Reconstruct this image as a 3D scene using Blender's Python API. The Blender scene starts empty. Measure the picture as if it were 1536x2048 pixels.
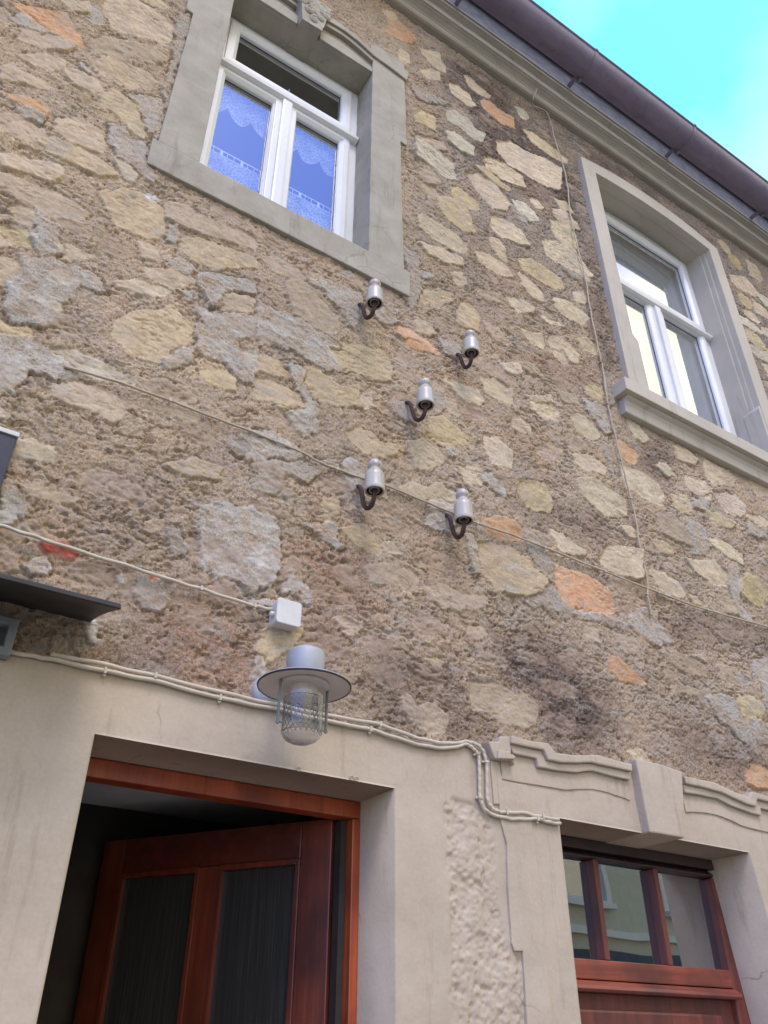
import bpy, bmesh, math, random
import numpy as np
from mathutils import Vector, Matrix
random.seed(7)
SC = bpy.context.scene
COL = SC.collection
FINE = 0.0043          # spacing of the rubble wall's mesh, metres

# ------------------------------------------------------------------ camera
ROT = np.array([[0.83986456, -0.00339933, -0.54278538],
                [0.30263145, 0.83306515, 0.46305147],
                [0.45060152, -0.55316445, 0.70069063]])   # rows: right, down, forward of the lens in (X, down, into wall)
FPX, DIST, EYE = 1645.97, 2.2, 1.5
def w3(v): return Vector((v[0], v[2], -v[1]))
cam = bpy.data.cameras.new('camera'); camo = bpy.data.objects.new('camera', cam); COL.objects.link(camo)
rx, ry, rz = w3(ROT[0]), -w3(ROT[1]), -w3(ROT[2])
camo.matrix_world = Matrix(((rx.x, ry.x, rz.x, 0), (rx.y, ry.y, rz.y, -DIST), (rx.z, ry.z, rz.z, EYE), (0, 0, 0, 1)))
cam.sensor_fit = 'VERTICAL'; cam.sensor_height = 36; cam.lens = 36 * FPX / 2048
cam.clip_start = 0.05; cam.clip_end = 2000
SC.camera = camo
SC.render.resolution_x, SC.render.resolution_y = 768, 1024
SC.view_settings.view_transform = 'Standard'; SC.view_settings.look = 'None'
SC.view_settings.gamma = 1.0; SC.view_settings.exposure = 0.03
SC.render.engine = 'CYCLES'

# ------------------------------------------------------------------ sky and sun
SUN_EL, SUN_AZ = math.radians(58), math.radians(196)      # azimuth measured clockwise from +Y
world = bpy.data.worlds.new("World"); SC.world = world; world.use_nodes = True
nt = world.node_tree; nt.nodes.clear()
def nn(t, kind, **kw):
    n = t.nodes.new(kind)
    for k, v in kw.items(): setattr(n, k, v)
    return n
out = nn(nt, 'ShaderNodeOutputWorld'); bg = nn(nt, 'ShaderNodeBackground'); bg.inputs[1].default_value = 0.15
sky = nn(nt, 'ShaderNodeTexSky', sky_type='NISHITA', sun_disc=False, sun_elevation=SUN_EL, sun_rotation=SUN_AZ)
sky.air_density = 1.3; sky.ozone_density = 2.5; sky.dust_density = 0.4
tc = nn(nt, 'ShaderNodeTexCoord')
sc1 = nn(nt, 'ShaderNodeMapping'); sc1.inputs['Scale'].default_value = (1.3, 1.3, 1.0); sc1.inputs['Location'].default_value = (0.35, 0.9, 0.1)
nz = nn(nt, 'ShaderNodeTexNoise'); nz.inputs['Scale'].default_value = 1.6; nz.inputs['Detail'].default_value = 6; nz.inputs['Roughness'].default_value = 0.5
rp = nn(nt, 'ShaderNodeValToRGB'); rp.color_ramp.elements[0].position = 0.36; rp.color_ramp.elements[1].position = 0.56
# more cloud towards +X (over the street), clear blue in front of the left window and over the roof
dot = nn(nt, 'ShaderNodeVectorMath', operation='DOT_PRODUCT'); dot.inputs[1].default_value = (0.72, -0.62, 0.0)
add = nn(nt, 'ShaderNodeMath', operation='MULTIPLY_ADD'); add.inputs[1].default_value = 0.55; add.inputs[2].default_value = -0.26
sm = nn(nt, 'ShaderNodeMath', operation='ADD')
nt.links.new(tc.outputs['Generated'], sc1.inputs[0]); nt.links.new(sc1.outputs[0], nz.inputs[0])
nt.links.new(tc.outputs['Generated'], dot.inputs[0]); nt.links.new(dot.outputs['Value'], add.inputs[0])
nt.links.new(nz.outputs[0], sm.inputs[0]); nt.links.new(add.outputs[0], sm.inputs[1]); clr = nn(nt, 'ShaderNodeMath', operation='MULTIPLY_ADD'); clr.inputs[1].default_value = -0.40; nt.links.new(sm.outputs[0], clr.inputs[2]); nt.links.new(clr.outputs[0], rp.inputs[0])
tint = nn(nt, 'ShaderNodeMix', data_type='RGBA', blend_type='MULTIPLY'); tint.inputs[0].default_value = 1.0
ty = nn(nt, 'ShaderNodeSeparateXYZ'); nt.links.new(tc.outputs['Generated'], ty.inputs[0])
vd = nn(nt, 'ShaderNodeVectorMath', operation='DOT_PRODUCT'); vd.inputs[1].default_value = (0.52, 0.24, 0.82); nt.links.new(tc.outputs['Generated'], vd.inputs[0])
gap = nn(nt, 'ShaderNodeMapRange'); gap.inputs['From Min'].default_value = 0.80; gap.inputs['From Max'].default_value = 0.93; nt.links.new(vd.outputs['Value'], gap.inputs['Value']); nt.links.new(gap.outputs[0], clr.inputs[0])
cd = nn(nt, 'ShaderNodeVectorMath', operation='DOT_PRODUCT'); cd.inputs[1].default_value = (0.20, -0.49, 0.85); nt.links.new(tc.outputs['Generated'], cd.inputs[0])
cone = nn(nt, 'ShaderNodeMapRange'); cone.inputs['From Min'].default_value = 0.84; cone.inputs['From Max'].default_value = 0.95; cone.inputs['To Min'].default_value = 0.16; cone.inputs['To Max'].default_value = -0.08; nt.links.new(cd.outputs['Value'], cone.inputs['Value'])
cl2 = nn(nt, 'ShaderNodeMath', operation='ADD'); nt.links.new(clr.outputs[0], cl2.inputs[0]); nt.links.new(cone.outputs[0], cl2.inputs[1]); nt.links.new(cl2.outputs[0], rp.inputs[0])
side = nn(nt, 'ShaderNodeMapRange'); side.inputs['From Min'].default_value = -0.25; side.inputs['From Max'].default_value = 0.15; nt.links.new(ty.outputs['Y'], side.inputs['Value'])
two = nn(nt, 'ShaderNodeMix', data_type='RGBA'); two.inputs[6].default_value = (1.40, 1.60, 2.85, 1); two.inputs[7].default_value = (1.9, 2.0, 2.0, 1)
nt.links.new(side.outputs[0], two.inputs[0]); hz = nn(nt, 'ShaderNodeTexNoise'); hz.inputs['Scale'].default_value = 5.5; hz.inputs['Detail'].default_value = 4; nt.links.new(tc.outputs['Generated'], hz.inputs[0])
hr = nn(nt, 'ShaderNodeValToRGB'); hr.color_ramp.elements[0].position = 0.36; hr.color_ramp.elements[1].position = 0.66; hr.color_ramp.elements[0].color = (0.36, 0.90, 0.64, 1); hr.color_ramp.elements[1].color = (0.80, 1, 0.72, 1); nt.links.new(hz.outputs[0], hr.inputs[0])
h5 = nn(nt, 'ShaderNodeVectorMath', operation='SCALE'); h5.inputs['Scale'].default_value = 5.0; nt.links.new(hr.outputs[0], h5.inputs[0])
three = nn(nt, 'ShaderNodeMix', data_type='RGBA'); nt.links.new(h5.outputs[0], three.inputs[7])   # a turquoise break in the cloud over the roof
nt.links.new(gap.outputs[0], three.inputs[0]); nt.links.new(two.outputs[2], three.inputs[6]); nt.links.new(three.outputs[2], tint.inputs[7])
nt.links.new(sky.outputs[0], tint.inputs[6])
mixc = nn(nt, 'ShaderNodeMix', data_type='RGBA'); mixc.inputs[7].default_value = (12.7, 11.9, 9.5, 1)
nt.links.new(rp.outputs[0], mixc.inputs[0]); nt.links.new(tint.outputs[2], mixc.inputs[6])
nt.links.new(mixc.outputs[2], bg.inputs[0]); nt.links.new(bg.outputs[0], out.inputs[0])
sl = bpy.data.lights.new('sun', 'SUN'); sl.energy = 2.0; sl.angle = math.radians(24); sl.color = (1.0, 0.92, 0.80)
so = bpy.data.objects.new('sun', sl); COL.objects.link(so)
sd = Vector((math.sin(SUN_AZ) * math.cos(SUN_EL), math.cos(SUN_AZ) * math.cos(SUN_EL), math.sin(SUN_EL)))
so.rotation_euler = sd.to_track_quat('Z', 'Y').to_euler()

# ------------------------------------------------------------------ helpers
def at(px, py, o=0.0):
    """a point seen in the photograph -> its (X, Z) on the vertical plane standing o metres in front of the wall"""
    c = np.array([(px - 768) / FPX, (py - 1024) / FPX, 1.0]); r = ROT.T @ c; r = r / r[2] * (DIST - o)
    return (r[0], EYE - r[1])
def zm(x0, y0, s): return lambda x, y: (x0 + x / s, y0 + y / s)
def tag(o, label=None, cat=None, group=None, kind=None):
    for k, v in (('label', label), ('category', cat), ('group', group), ('kind', kind)):
        if v: o[k] = v
    return o
def empty(name, loc, label, cat, group=None):
    o = bpy.data.objects.new(name, None); COL.objects.link(o); o.location = loc; o.empty_display_size = 0.1
    return tag(o, label, cat, group)
def link(name, me, mat, parent=None):
    o = bpy.data.objects.new(name, me); COL.objects.link(o)
    if mat and not me.materials: me.materials.append(mat)
    if parent:
        o.parent = parent
        p, m = parent, Vector((0, 0, 0))
        while p: m += p.location; p = p.parent
        o.location = -m      # meshes are written in world coordinates
    return o
class MB:
    def __init__(s): s.bm = bmesh.new()
    def box(s, x0, x1, y0, y1, z0, z1, M=None):
        vs = [Vector((x, y, z)) for x in (x0, x1) for y in (y0, y1) for z in (z0, z1)]
        if M: vs = [M @ v for v in vs]
        v = [s.bm.verts.new(p) for p in vs]
        for f in ((0,1,3,2),(4,6,7,5),(0,4,5,1),(2,3,7,6),(0,2,6,4),(1,5,7,3)): s.bm.faces.new([v[i] for i in f])
        return s
    def poly(s, pts, y0, y1):
        """(X,Z) outline extruded from y0 (front) to y1"""
        a = [s.bm.verts.new((x, y0, z)) for x, z in pts]; b = [s.bm.verts.new((x, y1, z)) for x, z in pts]
        n = len(pts)
        s.bm.faces.new(a); s.bm.faces.new(b[::-1])
        for i in range(n): s.bm.faces.new((a[i], b[i], b[(i+1) % n], a[(i+1) % n]))
        return s
    def tube(s, pts, r, n=10, cap=True):
        pts = [Vector(p) for p in pts]; rings = []
        up = None
        for i, p in enumerate(pts):
            t = (pts[min(i+1, len(pts)-1)] - pts[max(i-1, 0)]).normalized()
            if up is None: up = t.orthogonal().normalized()
            up = (up - t * up.dot(t)).normalized(); sd_ = t.cross(up)
            rr = r[i] if isinstance(r, (list, tuple)) else r
            rings.append([s.bm.verts.new(p + (up * math.cos(a) + sd_ * math.sin(a)) * rr) for a in [2*math.pi*k/n for k in range(n)]])
        for a, b in zip(rings, rings[1:]):
            for k in range(n): s.bm.faces.new((a[k], a[(k+1) % n], b[(k+1) % n], b[k]))
        if cap: s.bm.faces.new(rings[0][::-1]); s.bm.faces.new(rings[-1])
        return s
    def lathe(s, prof, c=(0, 0, 0), n=40, M=None):
        """prof: list of (radius, height)"""
        rings = []
        for r, h in prof:
            if r < 1e-5:
                p = Vector((0, 0, h)); p = (M @ p if M else p) + Vector(c); rings.append([s.bm.verts.new(p)])
            else:
                L = []
                for k in range(n):
                    a = 2*math.pi*k/n; p = Vector((r*math.cos(a), r*math.sin(a), h)); p = (M @ p if M else p) + Vector(c); L.append(s.bm.verts.new(p))
                rings.append(L)
        for a, b in zip(rings, rings[1:]):
            for k in range(n):
                if len(a) == 1 and len(b) == 1: continue
                if len(a) == 1: s.bm.faces.new((a[0], b[(k+1) % n], b[k]))
                elif len(b) == 1: s.bm.faces.new((a[k], a[(k+1) % n], b[0]))
                else: s.bm.faces.new((a[k], a[(k+1) % n], b[(k+1) % n], b[k]))
        return s
    def sweep_x(s, prof, x0, x1, n=1, wob=0.0):
        """prof: closed list of (y, z), extruded along X"""
        rings = []
        for i in range(n+1):
            x = x0 + (x1-x0)*i/n; dz = wob*math.sin(i*1.7)*0.6 + wob*math.sin(i*0.53)
            rings.append([s.bm.verts.new((x, y, z+dz)) for y, z in prof])
        m = len(prof)
        for a, b in zip(rings, rings[1:]):
            for k in range(m): s.bm.faces.new((a[k], a[(k+1) % m], b[(k+1) % m], b[k]))
        s.bm.faces.new(rings[0][::-1]); s.bm.faces.new(rings[-1])
        return s
    def ring(s, x0, x1, z0, z1, prof):
        """prof: closed list of (inset, y) swept with mitred corners round a rectangle"""
        R = []
        for cx, cz in ((0, 0), (1, 0), (1, 1), (0, 1)):
            R.append([s.bm.verts.new(((x0 + i) if cx == 0 else (x1 - i), y, (z0 + i) if cz == 0 else (z1 - i))) for i, y in prof])
        m = len(prof)
        for q in range(4):
            a, b = R[q], R[(q+1) % 4]
            for k in range(m): s.bm.faces.new((a[k], b[k], b[(k+1) % m], a[(k+1) % m]))
        return s
    def build(s, name, mat, parent=None, bevel=0.0, smooth=False, jit=0.0, sub=0.0, seg=2):
        bm = s.bm
        bmesh.ops.remove_doubles(bm, verts=bm.verts, dist=1e-6)
        bmesh.ops.recalc_face_normals(bm, faces=bm.faces)
        if bevel:
            es = [e for e in bm.edges if len(e.link_faces) == 2 and e.calc_face_angle(0) > 0.5]
            bmesh.ops.bevel(bm, geom=es, offset=bevel, segments=seg, affect='EDGES', clamp_overlap=True, profile=0.6)
        if sub:
            for _ in range(6):
                es = [e for e in bm.edges if e.calc_length() > sub]
                if not es: break
                bmesh.ops.subdivide_edges(bm, edges=es, cuts=1, use_grid_fill=True)
            bmesh.ops.triangulate(bm, faces=[f for f in bm.faces if len(f.verts) > 4])
        if jit:
            for v in bm.verts:
                p = v.co
                from mathutils import noise
                v.co += noise.noise_vector(p*7)*jit + noise.noise_vector(p*23)*jit*0.5
        me = bpy.data.meshes.new(name); bm.to_mesh(me); bm.free()
        if smooth: me.polygons.foreach_set('use_smooth', [True]*len(me.polygons))
        return link(name, me, mat, parent)

def lin(c):
    return tuple((v/255/12.92 if v/255 <= 0.04045 else ((v/255+0.055)/1.055)**2.4) for v in c)

# ------------------------------------------------------------------ materials
def base_mat(name, rough=0.7, metallic=0.0, spec=0.4):
    m = bpy.data.materials.new(name); m.use_nodes = True; t = m.node_tree
    b = t.nodes['Principled BSDF']; b.inputs['Roughness'].default_value = rough; b.inputs['Metallic'].default_value = metallic
    b.inputs['Specular IOR Level'].default_value = spec
    return m, t, b
def noise_node(t, scale, detail=4, rough=0.55, vec=None, stretch=None):
    n = nn(t, 'ShaderNodeTexNoise'); n.inputs['Scale'].default_value = scale; n.inputs['Detail'].default_value = detail; n.inputs['Roughness'].default_value = rough
    if vec is None:
        c = nn(t, 'ShaderNodeTexCoord'); vec = c.outputs['Object']
    if stretch:
        mp = nn(t, 'ShaderNodeMapping'); mp.inputs['Scale'].default_value = stretch; t.links.new(vec, mp.inputs[0]); vec = mp.outputs[0]
    t.links.new(vec, n.inputs[0]); return n
def mixc_(t, fac, a, b, mode='MIX'):
    m = nn(t, 'ShaderNodeMix', data_type='RGBA', blend_type=mode)
    for sock, v in ((0, fac), (6, a), (7, b)):
        if hasattr(v, 'links'): t.links.new(v, m.inputs[sock])
        elif sock == 0: m.inputs[0].default_value = v
        else: m.inputs[sock].default_value = (*v[:3], 1)
    return m.outputs[2]
def ramp(t, src, p0, p1, c0=(0, 0, 0), c1=(1, 1, 1)):
    r = nn(t, 'ShaderNodeValToRGB'); e = r.color_ramp.elements
    e[0].position, e[1].position = p0, p1; e[0].color, e[1].color = (*c0, 1), (*c1, 1)
    t.links.new(src, r.inputs[0]); return r.outputs[0]
def bump(t, b, srcs):
    prev = None
    for src, dist, st in srcs:
        n = nn(t, 'ShaderNodeBump'); n.inputs['Distance'].default_value = dist; n.inputs['Strength'].default_value = st
        t.links.new(src, n.inputs['Height'])
        if prev: t.links.new(prev, n.inputs['Normal'])
        prev = n.outputs[0]
    t.links.new(prev, b.inputs['Normal'])
def painted(name, c0, c1, rough=0.75, blot=9.0, fine=120, bd=0.002, stretch=(1, 1, 1), dirt=None, spec=0.3, cracks=0):
    m, t, b = base_mat(name, rough, 0, spec)
    a = noise_node(t, blot, 5, 0.6, stretch=stretch); f = noise_node(t, fine, 3, 0.6)
    c = mixc_(t, ramp(t, a.outputs[0], 0.35, 0.68), lin(c0), lin(c1))
    if dirt:
        d = noise_node(t, 3.1, 8, 0.7, stretch=(5, 5, 0.6)); c = mixc_(t, ramp(t, d.outputs[0], 0.56, 0.8), c, lin(dirt))
    c = mixc_(t, 0.12, c, f.outputs[0], 'OVERLAY')
    bs = [(a.outputs[0], bd*2, 0.5), (f.outputs[0], bd*0.5, 0.5)]
    if cracks:
        w = noise_node(t, 7, 3, 0.6); tcn = nn(t, 'ShaderNodeTexCoord'); wv = mixc_(t, 0.12, tcn.outputs['Object'], w.outputs['Color'], 'ADD')
        v = nn(t, 'ShaderNodeTexVoronoi', feature='DISTANCE_TO_EDGE'); v.inputs['Scale'].default_value = cracks; t.links.new(wv, v.inputs['Vector'])
        ms = noise_node(t, 1.9, 3, 0.6); k = nn(t, 'ShaderNodeMath', operation='MULTIPLY'); t.links.new(ramp(t, v.outputs['Distance'], 0.0, 0.010, (1, 1, 1), (0, 0, 0)), k.inputs[0]); t.links.new(ramp(t, ms.outputs[0], 0.54, 0.62), k.inputs[1])
        ch = noise_node(t, 26, 5, 0.7); cm = ramp(t, ch.outputs[0], 0.70, 0.73)
        k2 = nn(t, 'ShaderNodeMath', operation='MULTIPLY'); k2.inputs[1].default_value = 0.45; t.links.new(k.outputs[0], k2.inputs[0])
        c = mixc_(t, k2.outputs[0], c, lin((96, 86, 74))); c = mixc_(t, cm, c, mixc_(t, 1.0, c, (0.80, 0.77, 0.72), 'MULTIPLY'))
        iv = nn(t, 'ShaderNodeMath', operation='SUBTRACT'); iv.inputs[0].default_value = 1.0; t.links.new(k.outputs[0], iv.inputs[1]); bs.append((iv.outputs[0], 0.0012, 0.8))
        iv2 = nn(t, 'ShaderNodeMath', operation='SUBTRACT'); iv2.inputs[0].default_value = 1.0; t.links.new(cm, iv2.inputs[1]); bs.append((iv2.outputs[0], 0.0012, 0.7))
        lump = noise_node(t, 34, 2, 0.5); bs.append((lump.outputs[0], 0.0022, 0.5))
    t.links.new(c, b.inputs['Base Color'])
    bump(t, b, bs)
    return m
M_STONEPAINT = painted('painted_surround', (148, 142, 127), (167, 161, 146), 0.8, 6, 150, 0.004, dirt=(116, 108, 95), cracks=3.2)
M_SURR2 = painted('smooth_surround', (176, 168, 153), (188, 179, 164), 0.7, 3, 200, 0.0008, dirt=(148, 139, 123))
M_PLASTER = painted('cream_plaster', (174, 159, 139), (188, 173, 153), 0.8, 4, 90, 0.0015, dirt=(148, 132, 108), cracks=2.3)
M_CORNICE = painted('cornice_paint', (162, 155, 142), (178, 170, 156), 0.75, 5, 100, 0.001, stretch=(1, 3, 3), dirt=(140, 138, 130))
M_FASCIA = painted('fascia', (100, 102, 120), (130, 132, 142), 0.8, 6, 100, 0.002, stretch=(2, 5, 5), dirt=(84, 80, 108))
M_WHITE = painted('white_upvc', (212, 212, 210), (226, 226, 224), 0.35, 2, 60, 0.0001, spec=0.5)
M_GUTTER = painted('brown_gutter', (112, 104, 124), (128, 118, 138), 0.42, 5, 60, 0.0004, stretch=(1, 3, 3), spec=0.5, dirt=(80, 72, 88))
M_CABLE = painted('cream_cable', (184, 172, 152), (198, 186, 166), 0.5, 30, 200, 0.0003)
M_CABLE2 = painted('weathered_cable', (166, 153, 132), (184, 170, 148), 0.6, 30, 200, 0.0003)
M_IRON = painted('rusty_iron', (66, 50, 46), (92, 70, 62), 0.8, 60, 300, 0.001)
M_DARKMETAL = painted('dark_metal', (46, 44, 44), (60, 58, 57), 0.5, 8, 100, 0.0003)
M_GREYMETAL = painted('grey_metal', (118, 122, 122), (142, 146, 146), 0.45, 12, 200, 0.0003)
M_BOXPL = painted('box_plastic', (196, 194, 188), (208, 206, 200), 0.5, 5, 80, 0.0002)
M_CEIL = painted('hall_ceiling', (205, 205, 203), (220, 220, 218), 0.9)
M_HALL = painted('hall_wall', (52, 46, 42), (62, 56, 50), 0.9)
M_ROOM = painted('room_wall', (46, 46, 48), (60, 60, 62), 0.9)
M_ROOF = painted('roof_tile', (120, 70, 55), (140, 85, 66), 0.85)
M_LEAFV = None
M_SEAL = painted('rubber_seal', (84, 86, 88), (92, 94, 96), 0.6)
M_SIGN = painted('dark_sign_face', (40, 44, 58), (52, 56, 70), 0.4, 4, 90, 0.0002)
M_OPP = painted('opposite_render', (206, 200, 176), (216, 210, 188), 0.85)
M_BLUE = painted('blue_grey_gate', (70, 74, 92), (84, 88, 104), 0.6)
def porcelain():
    m, t, b = base_mat('weathered_porcelain', 0.32, 0, 0.4)
    a = noise_node(t, 40, 6, 0.7, stretch=(1, 1, 0.18)); c = mixc_(t, ramp(t, a.outputs[0], 0.45, 0.72), lin((186, 179, 166)), lin((128, 113, 99)))
    t.links.new(c, b.inputs['Base Color']); b.inputs['Coat Weight'].default_value = 0.1; return m
M_PORC = porcelain()
def zinc():
    m, t, b = base_mat('galvanised_cap', 0.62, 0.3, 0.4)
    a = noise_node(t, 30, 5, 0.6); t.links.new(mixc_(t, a.outputs[0], lin((148, 151, 155)), lin((176, 177, 178))), b.inputs['Base Color'])
    return m
M_ZINC = zinc()
M_BRIM = painted('brim_enamel', (206, 196, 190), (216, 206, 200), 0.45, 14, 100, 0.0002)
def wood(name, c0, c1, dark, axis=2, rough=0.38):
    m, t, b = base_mat(name, rough, 0, 0.5)
    st = [38, 38, 38]; st[axis] = 1.6
    a = noise_node(t, 1.0, 6, 0.65, stretch=tuple(st)); g = noise_node(t, 5, 3, 0.5)
    c = mixc_(t, ramp(t, a.outputs[0], 0.30, 0.72), lin(tuple(v*0.84 for v in c0)), lin(tuple(min(255, v*1.08) for v in c1))); c = mixc_(t, ramp(t, g.outputs[0], 0.45, 0.75), c, lin(dark))
    wn = noise_node(t, 17, 6, 0.75); c = mixc_(t, ramp(t, wn.outputs[0], 0.62, 0.70, (0, 0, 0), (0.5, 0.5, 0.5)), c, lin(tuple(v*0.55 for v in c0)))
    t.links.new(c, b.inputs['Base Color']); bump(t, b, [(a.outputs[0], 0.0012, 0.6)])
    b.inputs['Coat Weight'].default_value = 0.25; b.inputs['Coat Roughness'].default_value = 0.3
    return m
M_WOODV = wood('red_brown_wood', (148, 64, 36), (172, 80, 44), (108, 42, 26), 2)
M_WOODH = wood('red_brown_rail', (136, 56, 36), (158, 70, 42), (100, 38, 26), 0)
M_LEAFV = wood('shaded_leaf_wood', (98, 44, 28), (120, 56, 35), (64, 30, 22), 2); M_LEAFH = wood('shaded_rail_wood', (84, 35, 25), (104, 44, 30), (60, 26, 20), 0)  # darker copies of the door wood: the leaf's shade is in their colour
M_OLDV = wood('old_red_wood', (98, 48, 40), (122, 62, 50), (60, 38, 34), 2, 0.5)
M_OLDH = wood('old_red_rail', (126, 60, 46), (150, 74, 54), (70, 42, 36), 0, 0.5)
M_DARKWOOD = wood('dark_head_wood', (52, 38, 38), (70, 50, 48), (34, 26, 28), 0, 0.5)
def glass(name, refl=0.3, tintc=(0.9, 0.93, 0.95), rough=0.0, bumpy=0.0):
    m = bpy.data.materials.new(name); m.use_nodes = True; t = m.node_tree; t.nodes.clear()
    o = nn(t, 'ShaderNodeOutputMaterial'); mx = nn(t, 'ShaderNodeMixShader'); tr = nn(t, 'ShaderNodeBsdfTransparent'); gl = nn(t, 'ShaderNodeBsdfGlossy')
    tr.inputs[0].default_value = (*tintc, 1); gl.inputs['Roughness'].default_value = rough; gl.inputs['Color'].default_value = (1, 1, 1, 1)
    lw = nn(t, 'ShaderNodeFresnel'); lw.inputs[0].default_value = 1.5
    ma = nn(t, 'ShaderNodeMath', operation='ADD'); ma.inputs[1].default_value = refl; ma.use_clamp = True
    ge = nn(t, 'ShaderNodeNewGeometry'); fr = nn(t, 'ShaderNodeMath', operation='SUBTRACT'); fr.inputs[0].default_value = 1.0; t.links.new(ge.outputs['Backfacing'], fr.inputs[1])
    mu = nn(t, 'ShaderNodeMath', operation='MULTIPLY'); t.links.new(ma.outputs[0], mu.inputs[0]); t.links.new(fr.outputs[0], mu.inputs[1])   # only the outer face of a pane mirrors
    t.links.new(lw.outputs[0], ma.inputs[0]); t.links.new(mu.outputs[0], mx.inputs[0]); t.links.new(tr.outputs[0], mx.inputs[1]); t.links.new(gl.outputs[0], mx.inputs[2]); t.links.new(mx.outputs[0], o.inputs[0])
    if bumpy:
        n = noise_node(t, 3.0, 1, 0.4); bp = nn(t, 'ShaderNodeBump'); bp.inputs['Distance'].default_value = bumpy; t.links.new(n.outputs[0], bp.inputs['Height']); t.links.new(bp.outputs[0], gl.inputs['Normal'])
    return m
M_GLASS = glass('window_glass', 0.24)
M_GLASS2 = glass('bright_window_glass', 0.42)
M_OLDGLASS = glass('old_door_glass', 0.34, (0.75, 0.78, 0.8), 0.01, 0.001)
M_LAMPGLASS = glass('lamp_glass', 0.0, (0.93, 0.93, 0.92))
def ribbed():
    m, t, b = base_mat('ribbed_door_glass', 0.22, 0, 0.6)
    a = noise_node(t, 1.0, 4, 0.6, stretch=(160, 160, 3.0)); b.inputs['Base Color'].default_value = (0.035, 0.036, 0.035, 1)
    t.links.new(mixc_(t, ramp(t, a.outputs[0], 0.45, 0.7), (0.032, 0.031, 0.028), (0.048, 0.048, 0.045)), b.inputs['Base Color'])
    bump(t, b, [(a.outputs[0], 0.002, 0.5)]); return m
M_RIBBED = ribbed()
def lace(name, kind):
    """white net: threads with holes between them"""
    m = bpy.data.materials.new(name); m.use_nodes = True; t = m.node_tree; t.nodes.clear()
    o = nn(t, 'ShaderNodeOutputMaterial'); mx = nn(t, 'ShaderNodeMixShader'); tr = nn(t, 'ShaderNodeBsdfTransparent'); di = nn(t, 'ShaderNodeBsdfDiffuse'); tl = nn(t, 'ShaderNodeBsdfTranslucent'); ms = nn(t, 'ShaderNodeMixShader')
    di.inputs[0].default_value = (0.9, 0.92, 0.92, 1); tl.inputs[0].default_value = (0.8, 0.82, 0.85, 1); ms.inputs[0].default_value = 0.3
    t.links.new(di.outputs[0], ms.inputs[1]); t.links.new(tl.outputs[0], ms.inputs[2])
    if kind == 'lace':
        v = nn(t, 'ShaderNodeTexVoronoi', feature='DISTANCE_TO_EDGE'); v.inputs['Scale'].default_value = 55
        c = nn(t, 'ShaderNodeTexCoord'); t.links.new(c.outputs['Object'], v.inputs['Vector'])
        n = noise_node(t, 14, 3, 0.6)
        a = nn(t, 'ShaderNodeMath', operation='MULTIPLY'); t.links.new(ramp(t, v.outputs['Distance'], 0.03, 0.16, (1, 1, 1), (0.45, 0.45, 0.45)), a.inputs[0]); t.links.new(ramp(t, n.outputs[0], 0.35, 0.6, (0.6, 0.6, 0.6), (1, 1, 1)), a.inputs[1])
        f = a.outputs[0]
    else:
        n = noise_node(t, 1.0, 3, 0.6, stretch=(70, 70, 2.0)); f = ramp(t, n.outputs[0], 0.3, 0.7, (0.85, 0.85, 0.85), (1, 1, 1))
    t.links.new(f, mx.inputs[0]); t.links.new(tr.outputs[0], mx.inputs[1]); t.links.new(ms.outputs[0], mx.inputs[2]); t.links.new(mx.outputs[0], o.inputs[0])
    return m
M_LACE = lace('white_lace', 'lace'); M_NET = lace('thin_net', 'net')
def frosted():
    m, t, b = base_mat('frosted_lamp_glass', 0.5, 0, 0.5); b.inputs['Base Color'].default_value = (0.8, 0.76, 0.72, 1)
    b.inputs['Transmission Weight'].default_value = 0.75; b.inputs['IOR'].default_value = 1.15; return m
M_FROST = frosted()
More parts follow.
